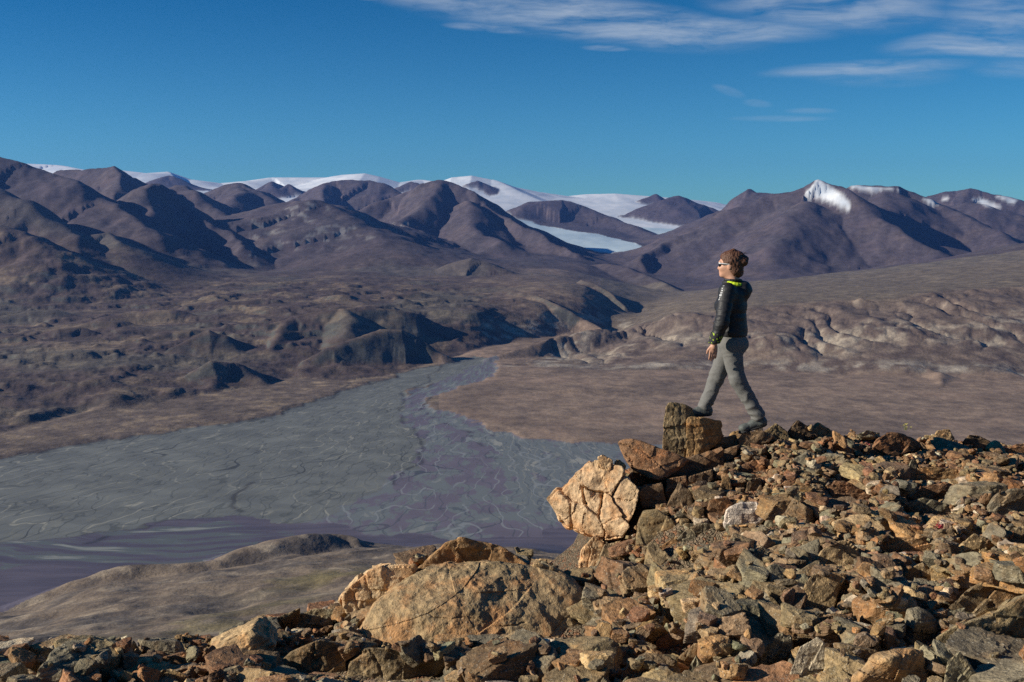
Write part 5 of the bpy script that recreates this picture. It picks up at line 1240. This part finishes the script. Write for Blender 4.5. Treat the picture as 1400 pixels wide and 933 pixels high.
child('loose_strands', wf, m_hair, 0).parent = hair
# sunglasses
g = Field(*box_of(HEAD, m=.15), h=.003)
for sd in (1, -1): g.cap(loc(HEAD, .086, sd*.055, .012), loc(HEAD, .074, sd*.077, .012), .006, .006, .004); g.cap(loc(HEAD, .074, sd*.077, .012), loc(HEAD, -.005, sd*.085, .006), .0055, .0045, .004); g.cap(loc(HEAD, .096, sd*.012, .012), loc(HEAD, .086, sd*.055, .016), .005, .006, .004)
gl = child('sunglasses', g, m_white, 0)
g = Field(*box_of(HEAD, m=.15), h=.003)
for sd in (1, -1): g.ell(loc(HEAD, .088, sd*.035, -.002), (.010, .027, .019), FR, .004)
child('lens', g, m_lens, 0).parent = gl
# the white lettering down the upper sleeve, laid on the fabric
from mathutils.bvhtree import BVHTree
bvh = BVHTree.FromPolygons([tuple(np.array(v.co)+np.array(ORG)) for v in jacket.data.vertices], [tuple(p.vertices) for p in jacket.data.polygons])
Vp = []; Fp = []
GLY = [(989.6, 391.5, 1.1, .25), (988.0, 394.6, .8, .8), (987.6, 397.6, .9, .9), (986.7, 400.8, 1.1, 1.1), (985.5, 404.0, 1.2, 1.2), (984.6, 407.2, .35, 1.0), (983.6, 409.8, .5, 1.0)]
def quad_on(cxp, cyp, hw, hh, sk):
    k = len(Vp)
    for sx, sy in ((-1, -1), (1, -1), (1, 1), (-1, 1)):
        r_ = Vector(ray(cxp+sx*hw+sk*sy*hh, cyp+sy*hh)); r_.normalize(); hit = bvh.ray_cast(Vector((0, 0, 0)), r_)
        if hit[0] is None: del Vp[k:]; return
        Vp.append(np.array(hit[0]+hit[1]*(.004 if hit[1].dot(r_) < 0 else -.004)))
    Fp.append([k, k+1, k+2, k+3])
for i, (gx_, gy_, hw, hh) in enumerate(GLY):
    if i in (1, 3): quad_on(gx_-hw*.7, gy_, hw*.3, hh, -.2); quad_on(gx_+hw*.7, gy_, hw*.3, hh, -.2); quad_on(gx_, gy_, hw, hh*.3, 0)
    elif i in (2, 4): quad_on(gx_, gy_-hh*.7, hw, hh*.33, 0); quad_on(gx_, gy_+hh*.6, hw, hh*.33, 0); quad_on(gx_-hw*.7, gy_, hw*.33, hh, -.2); quad_on(gx_+hw*.7, gy_, hw*.33, hh, -.2)
    else: quad_on(gx_, gy_, hw, hh, -.3)
if Fp:
    o = npmesh('sleeve_print', np.array(Vp), np.array(Fp), m_white, origin=ORG, parent=person); o.location = (0, 0, 0); o.parent = jacket

# ================================================================ SMALL PLANTS ON THE RIDGE
m_red = simple('red_autumn_leaves', (.33, .035, .05), .8, 80, .4); m_yel = simple('pale_yellow_petals', (.62, .55, .14), .7, 80, .3); m_stem = simple('olive_stem', (.16, .17, .06), .8, 60, .3)
def leafy(name, px, py, D, w, h, n, mat, label, cat):
    r = np.random.default_rng(int(px)); c = np.array(P3(px, py, D)); Vl = []; Fl = []
    for q in range(n):
        o = np.array([r.normal(0, w*.27), r.normal(0, w*.27), abs(r.normal(0, h*.35))]); a = r.uniform(0, 6.28); t = r.uniform(-.6, .9); L = r.uniform(.009, .018)
        d = np.array([math.cos(a)*math.cos(t), math.sin(a)*math.cos(t), math.sin(t)]); s_ = np.array([-math.sin(a), math.cos(a), 0])
        k = len(Vl); Vl += [o, o+d*L*.5+s_*L*.28, o+d*L, o+d*L*.5-s_*L*.28]; Fl.append([k, k+1, k+2, k+3])
    root = npmesh(name, np.array(Vl)+c, np.array(Fl), mat, origin=tuple(c)); props(root, label, cat, 'small plants between the rocks'); root.data.name = 'foliage'
    return root, c
leafy('tundra_plant', 1184, 612, 8.85, .075, .05, 220, m_red, 'small crimson cushion plant between rocks just below the crest', 'plant')
leafy('tundra_plant', 1284, 722, 5.75, .05, .045, 160, m_red, 'small red plant in the middle of the right hand rubble', 'plant')
fl_, cfl = leafy('poppy', 1238, 588, 9.6, .02, .015, 30, m_stem, 'tiny pale yellow flower on thin stems against the valley above the crest', 'flower')
Vs = []; Fs = []; Vh_ = []; Fh = []; r = np.random.default_rng(3)
def tube(a, b_, ra, V_, F_):
    k = len(V_); d = (b_-a)/np.linalg.norm(b_-a); u = np.cross(d, [.3, 1, .2]); u /= np.linalg.norm(u); v = np.cross(d, u)
    for p in (a, b_):
        for t in range(5): V_.append(p+ra*(u*math.cos(t*1.2566)+v*math.sin(t*1.2566)))
    for t in range(5): F_.append([k+t, k+(t+1) % 5, k+5+(t+1) % 5, k+5+t])
for q in range(6):
    b0 = cfl+np.array([r.normal(0, .012), r.normal(0, .012), 0]); b1 = b0+np.array([r.normal(0, .022), r.normal(0, .02), r.uniform(.03, .06)]); tube(b0, b1, .0016, Vs, Fs)
    for t in range(6):
        a = t*1.047; k = len(Vh_); e = np.array([math.cos(a), math.sin(a), .45]); s_ = np.array([-math.sin(a), math.cos(a), 0]); Vh_ += [b1, b1+e*.007+s_*.005, b1+e*.013, b1+e*.007-s_*.005]; Fh.append([k, k+1, k+2, k+3])
o = npmesh('stem', np.array(Vs), np.array(Fs), m_stem, origin=tuple(cfl), parent=fl_); o.location = (0, 0, 0)
o = npmesh('petals', np.array(Vh_), np.array(Fh), m_yel, origin=tuple(cfl), parent=fl_); o.location = (0, 0, 0)
SKY_TINT = (.45, .80, 1.0); SKY_S = .085; CLOUD = (5., 5.6, 6.2); SUN_S = 5.; EXPO = .38; HAZE = 1.6e-5; HAZE_COL = (.16, .36, 1., 1.)
SKY_LOW = (.33, .76, .92); SKY_HIGH = (.0, .40, .66)
# ================================================================ SKY, SUN, AIR, CAMERA
SUN_EL = math.radians(22.5); SUN_AZ = math.radians(-99)       # compass from +Y, clockwise: the sun stands at the left
w = bpy.data.worlds.new("World"); SC.world = w; w.use_nodes = True
nt = NT(w.node_tree)
sky = nt.n('ShaderNodeTexSky', sky_type='NISHITA', sun_disc=False, sun_elevation=SUN_EL, sun_rotation=SUN_AZ, altitude=900., air_density=1.0, dust_density=.3, ozone_density=3.5)
d = nt.n('ShaderNodeTexCoord').outputs['Generated']
sx = nt.n('ShaderNodeSeparateXYZ', {0: d})
el = nt.math('ARCTAN2', sx.outputs[2], sx.outputs[1])           # height angle above the horizon towards +Y
azi = nt.math('ARCTAN2', sx.outputs[0], sx.outputs[1])
lift = nt.ramp(el, -.02, .30)
base = nt.mix(1., sky.outputs[0], nt.mix(lift, SKY_LOW, SKY_HIGH), 'MULTIPLY')
uv = nt.n('ShaderNodeCombineXYZ', {0: azi, 1: el})
wn = nt.vmath('MULTIPLY', nt.vmath('SUBTRACT', nt.noise(uv, 9., 3., out=1), (.5, .5, .5)), (.10, .02, 0.))
uvw = nt.vmath('ADD', uv, wn)
fib = nt.noise(nt.vmath('MULTIPLY', uvw, (9., 62., 1.)), 1., 6., .62)
fine = nt.noise(nt.vmath('MULTIPLY', uvw, (40., 190., 1.)), 1., 4., .6)
def streak(px, py, hw, hh, slope, dens):
    a0 = math.atan((px-CX)/F); e0 = math.atan((310.2-py)/F)
    da = nt.math('SUBTRACT', azi, a0)
    de = nt.math('SUBTRACT', nt.math('SUBTRACT', el, e0), nt.math('MULTIPLY', da, slope))
    q = nt.math('ADD', nt.math('POWER', nt.math('ABSOLUTE', nt.math('MULTIPLY', da, F/hw)), 2.), nt.math('POWER', nt.math('ABSOLUTE', nt.math('MULTIPLY', de, F/hh)), 2.))
    return nt.math('MULTIPLY', nt.ramp(q, 0., 1.6, 1., 0.), dens)
tot = None
for s in ((660, 8, 190, 34, -.18, .75), (820, 38, 190, 28, -.12, 1.), (960, 50, 150, 15, -.03, .9), (1110, 14, 140, 34, -.06, .85), (1180, 30, 90, 14, .0, .6), (1175, 100, 120, 10, .05, .8), (1190, 110, 80, 14, 0., .35), (1320, 62, 100, 16, .12, .75), (1390, 30, 100, 50, .1, .75),
          (1380, 78, 140, 8, -.03, 1.), (645, 46, 34, 5, -.05, .7), (690, 50, 30, 5, -.05, .8), (825, 74, 30, 4, -.03, .8), (500, 5, 30, 6, -.1, .6), (990, 130, 20, 6, -.3, .3), (1028, 146, 18, 5, -.1, .35), (1060, 166, 60, 4, 0., .3), (1100, 156, 30, 4, 0., .3), (1390, 100, 60, 14, 0., .35)):
    k = streak(*s); tot = k if tot is None else nt.math('MAXIMUM', tot, k)
cl = nt.math('MULTIPLY', tot, nt.math('ADD', nt.ramp(fib, .28, .72), nt.math('MULTIPLY', nt.math('SUBTRACT', fine, .5), .35)))
cl = nt.math('MULTIPLY', cl, .64, clamp=True)
colr = nt.mix(cl, base, CLOUD)
bg = nt.n('ShaderNodeBackground', {'Color': colr, 'Strength': SKY_S}); o = nt.n('ShaderNodeOutputWorld'); nt.put(o.inputs[0], bg.outputs[0])

sl = bpy.data.lights.new('sun', 'SUN'); sl.energy = SUN_S; sl.angle = math.radians(.5); sl.color = (1., .91, .77)
so = bpy.data.objects.new('sun', sl); COL.objects.link(so)
sv = Vector((math.sin(SUN_AZ)*math.cos(SUN_EL), math.cos(SUN_AZ)*math.cos(SUN_EL), math.sin(SUN_EL)))
so.rotation_euler = sv.to_track_quat('Z', 'Y').to_euler()

if HAZE > 0:
    hm, nt = material('thin_mountain_air')
    pv = nt.n('ShaderNodeVolumePrincipled'); pv.inputs['Color'].default_value = HAZE_COL; pv.inputs['Density'].default_value = HAZE; pv.inputs['Anisotropy'].default_value = .2
    o = nt.n('ShaderNodeOutputMaterial'); nt.put(o.inputs['Volume'], pv.outputs[0])
    x0, x1, y0, y1, z0, z1 = -26500, 26500, -60, 27000, -560, 1700
    Vh = [(x, y, z) for z in (z0, z1) for y in (y0, y1) for x in (x0, x1)]
    props(npmesh('haze', Vh, np.array([(0, 2, 3, 1), (4, 5, 7, 6), (0, 1, 5, 4), (2, 6, 7, 3), (0, 4, 6, 2), (1, 3, 7, 5)]), hm), kind='stuff')

cam = bpy.data.cameras.new('camera'); co = bpy.data.objects.new('camera', cam); COL.objects.link(co)
cam.sensor_width = 36; cam.lens = 36*F/1400; cam.clip_start = .05; cam.clip_end = 80000
co.location = (0, 0, 0); co.rotation_euler = (math.pi/2-TH, 0, 0)
SC.camera = co
SC.view_settings.view_transform = 'Standard'; SC.view_settings.look = 'None'; SC.view_settings.gamma = 1; SC.view_settings.use_curve_mapping = False
SC.view_settings.exposure = EXPO
SC.render.engine = 'CYCLES'; SC.cycles.use_denoising = False
SC.cycles.max_bounces = 5; SC.cycles.volume_bounces = 0
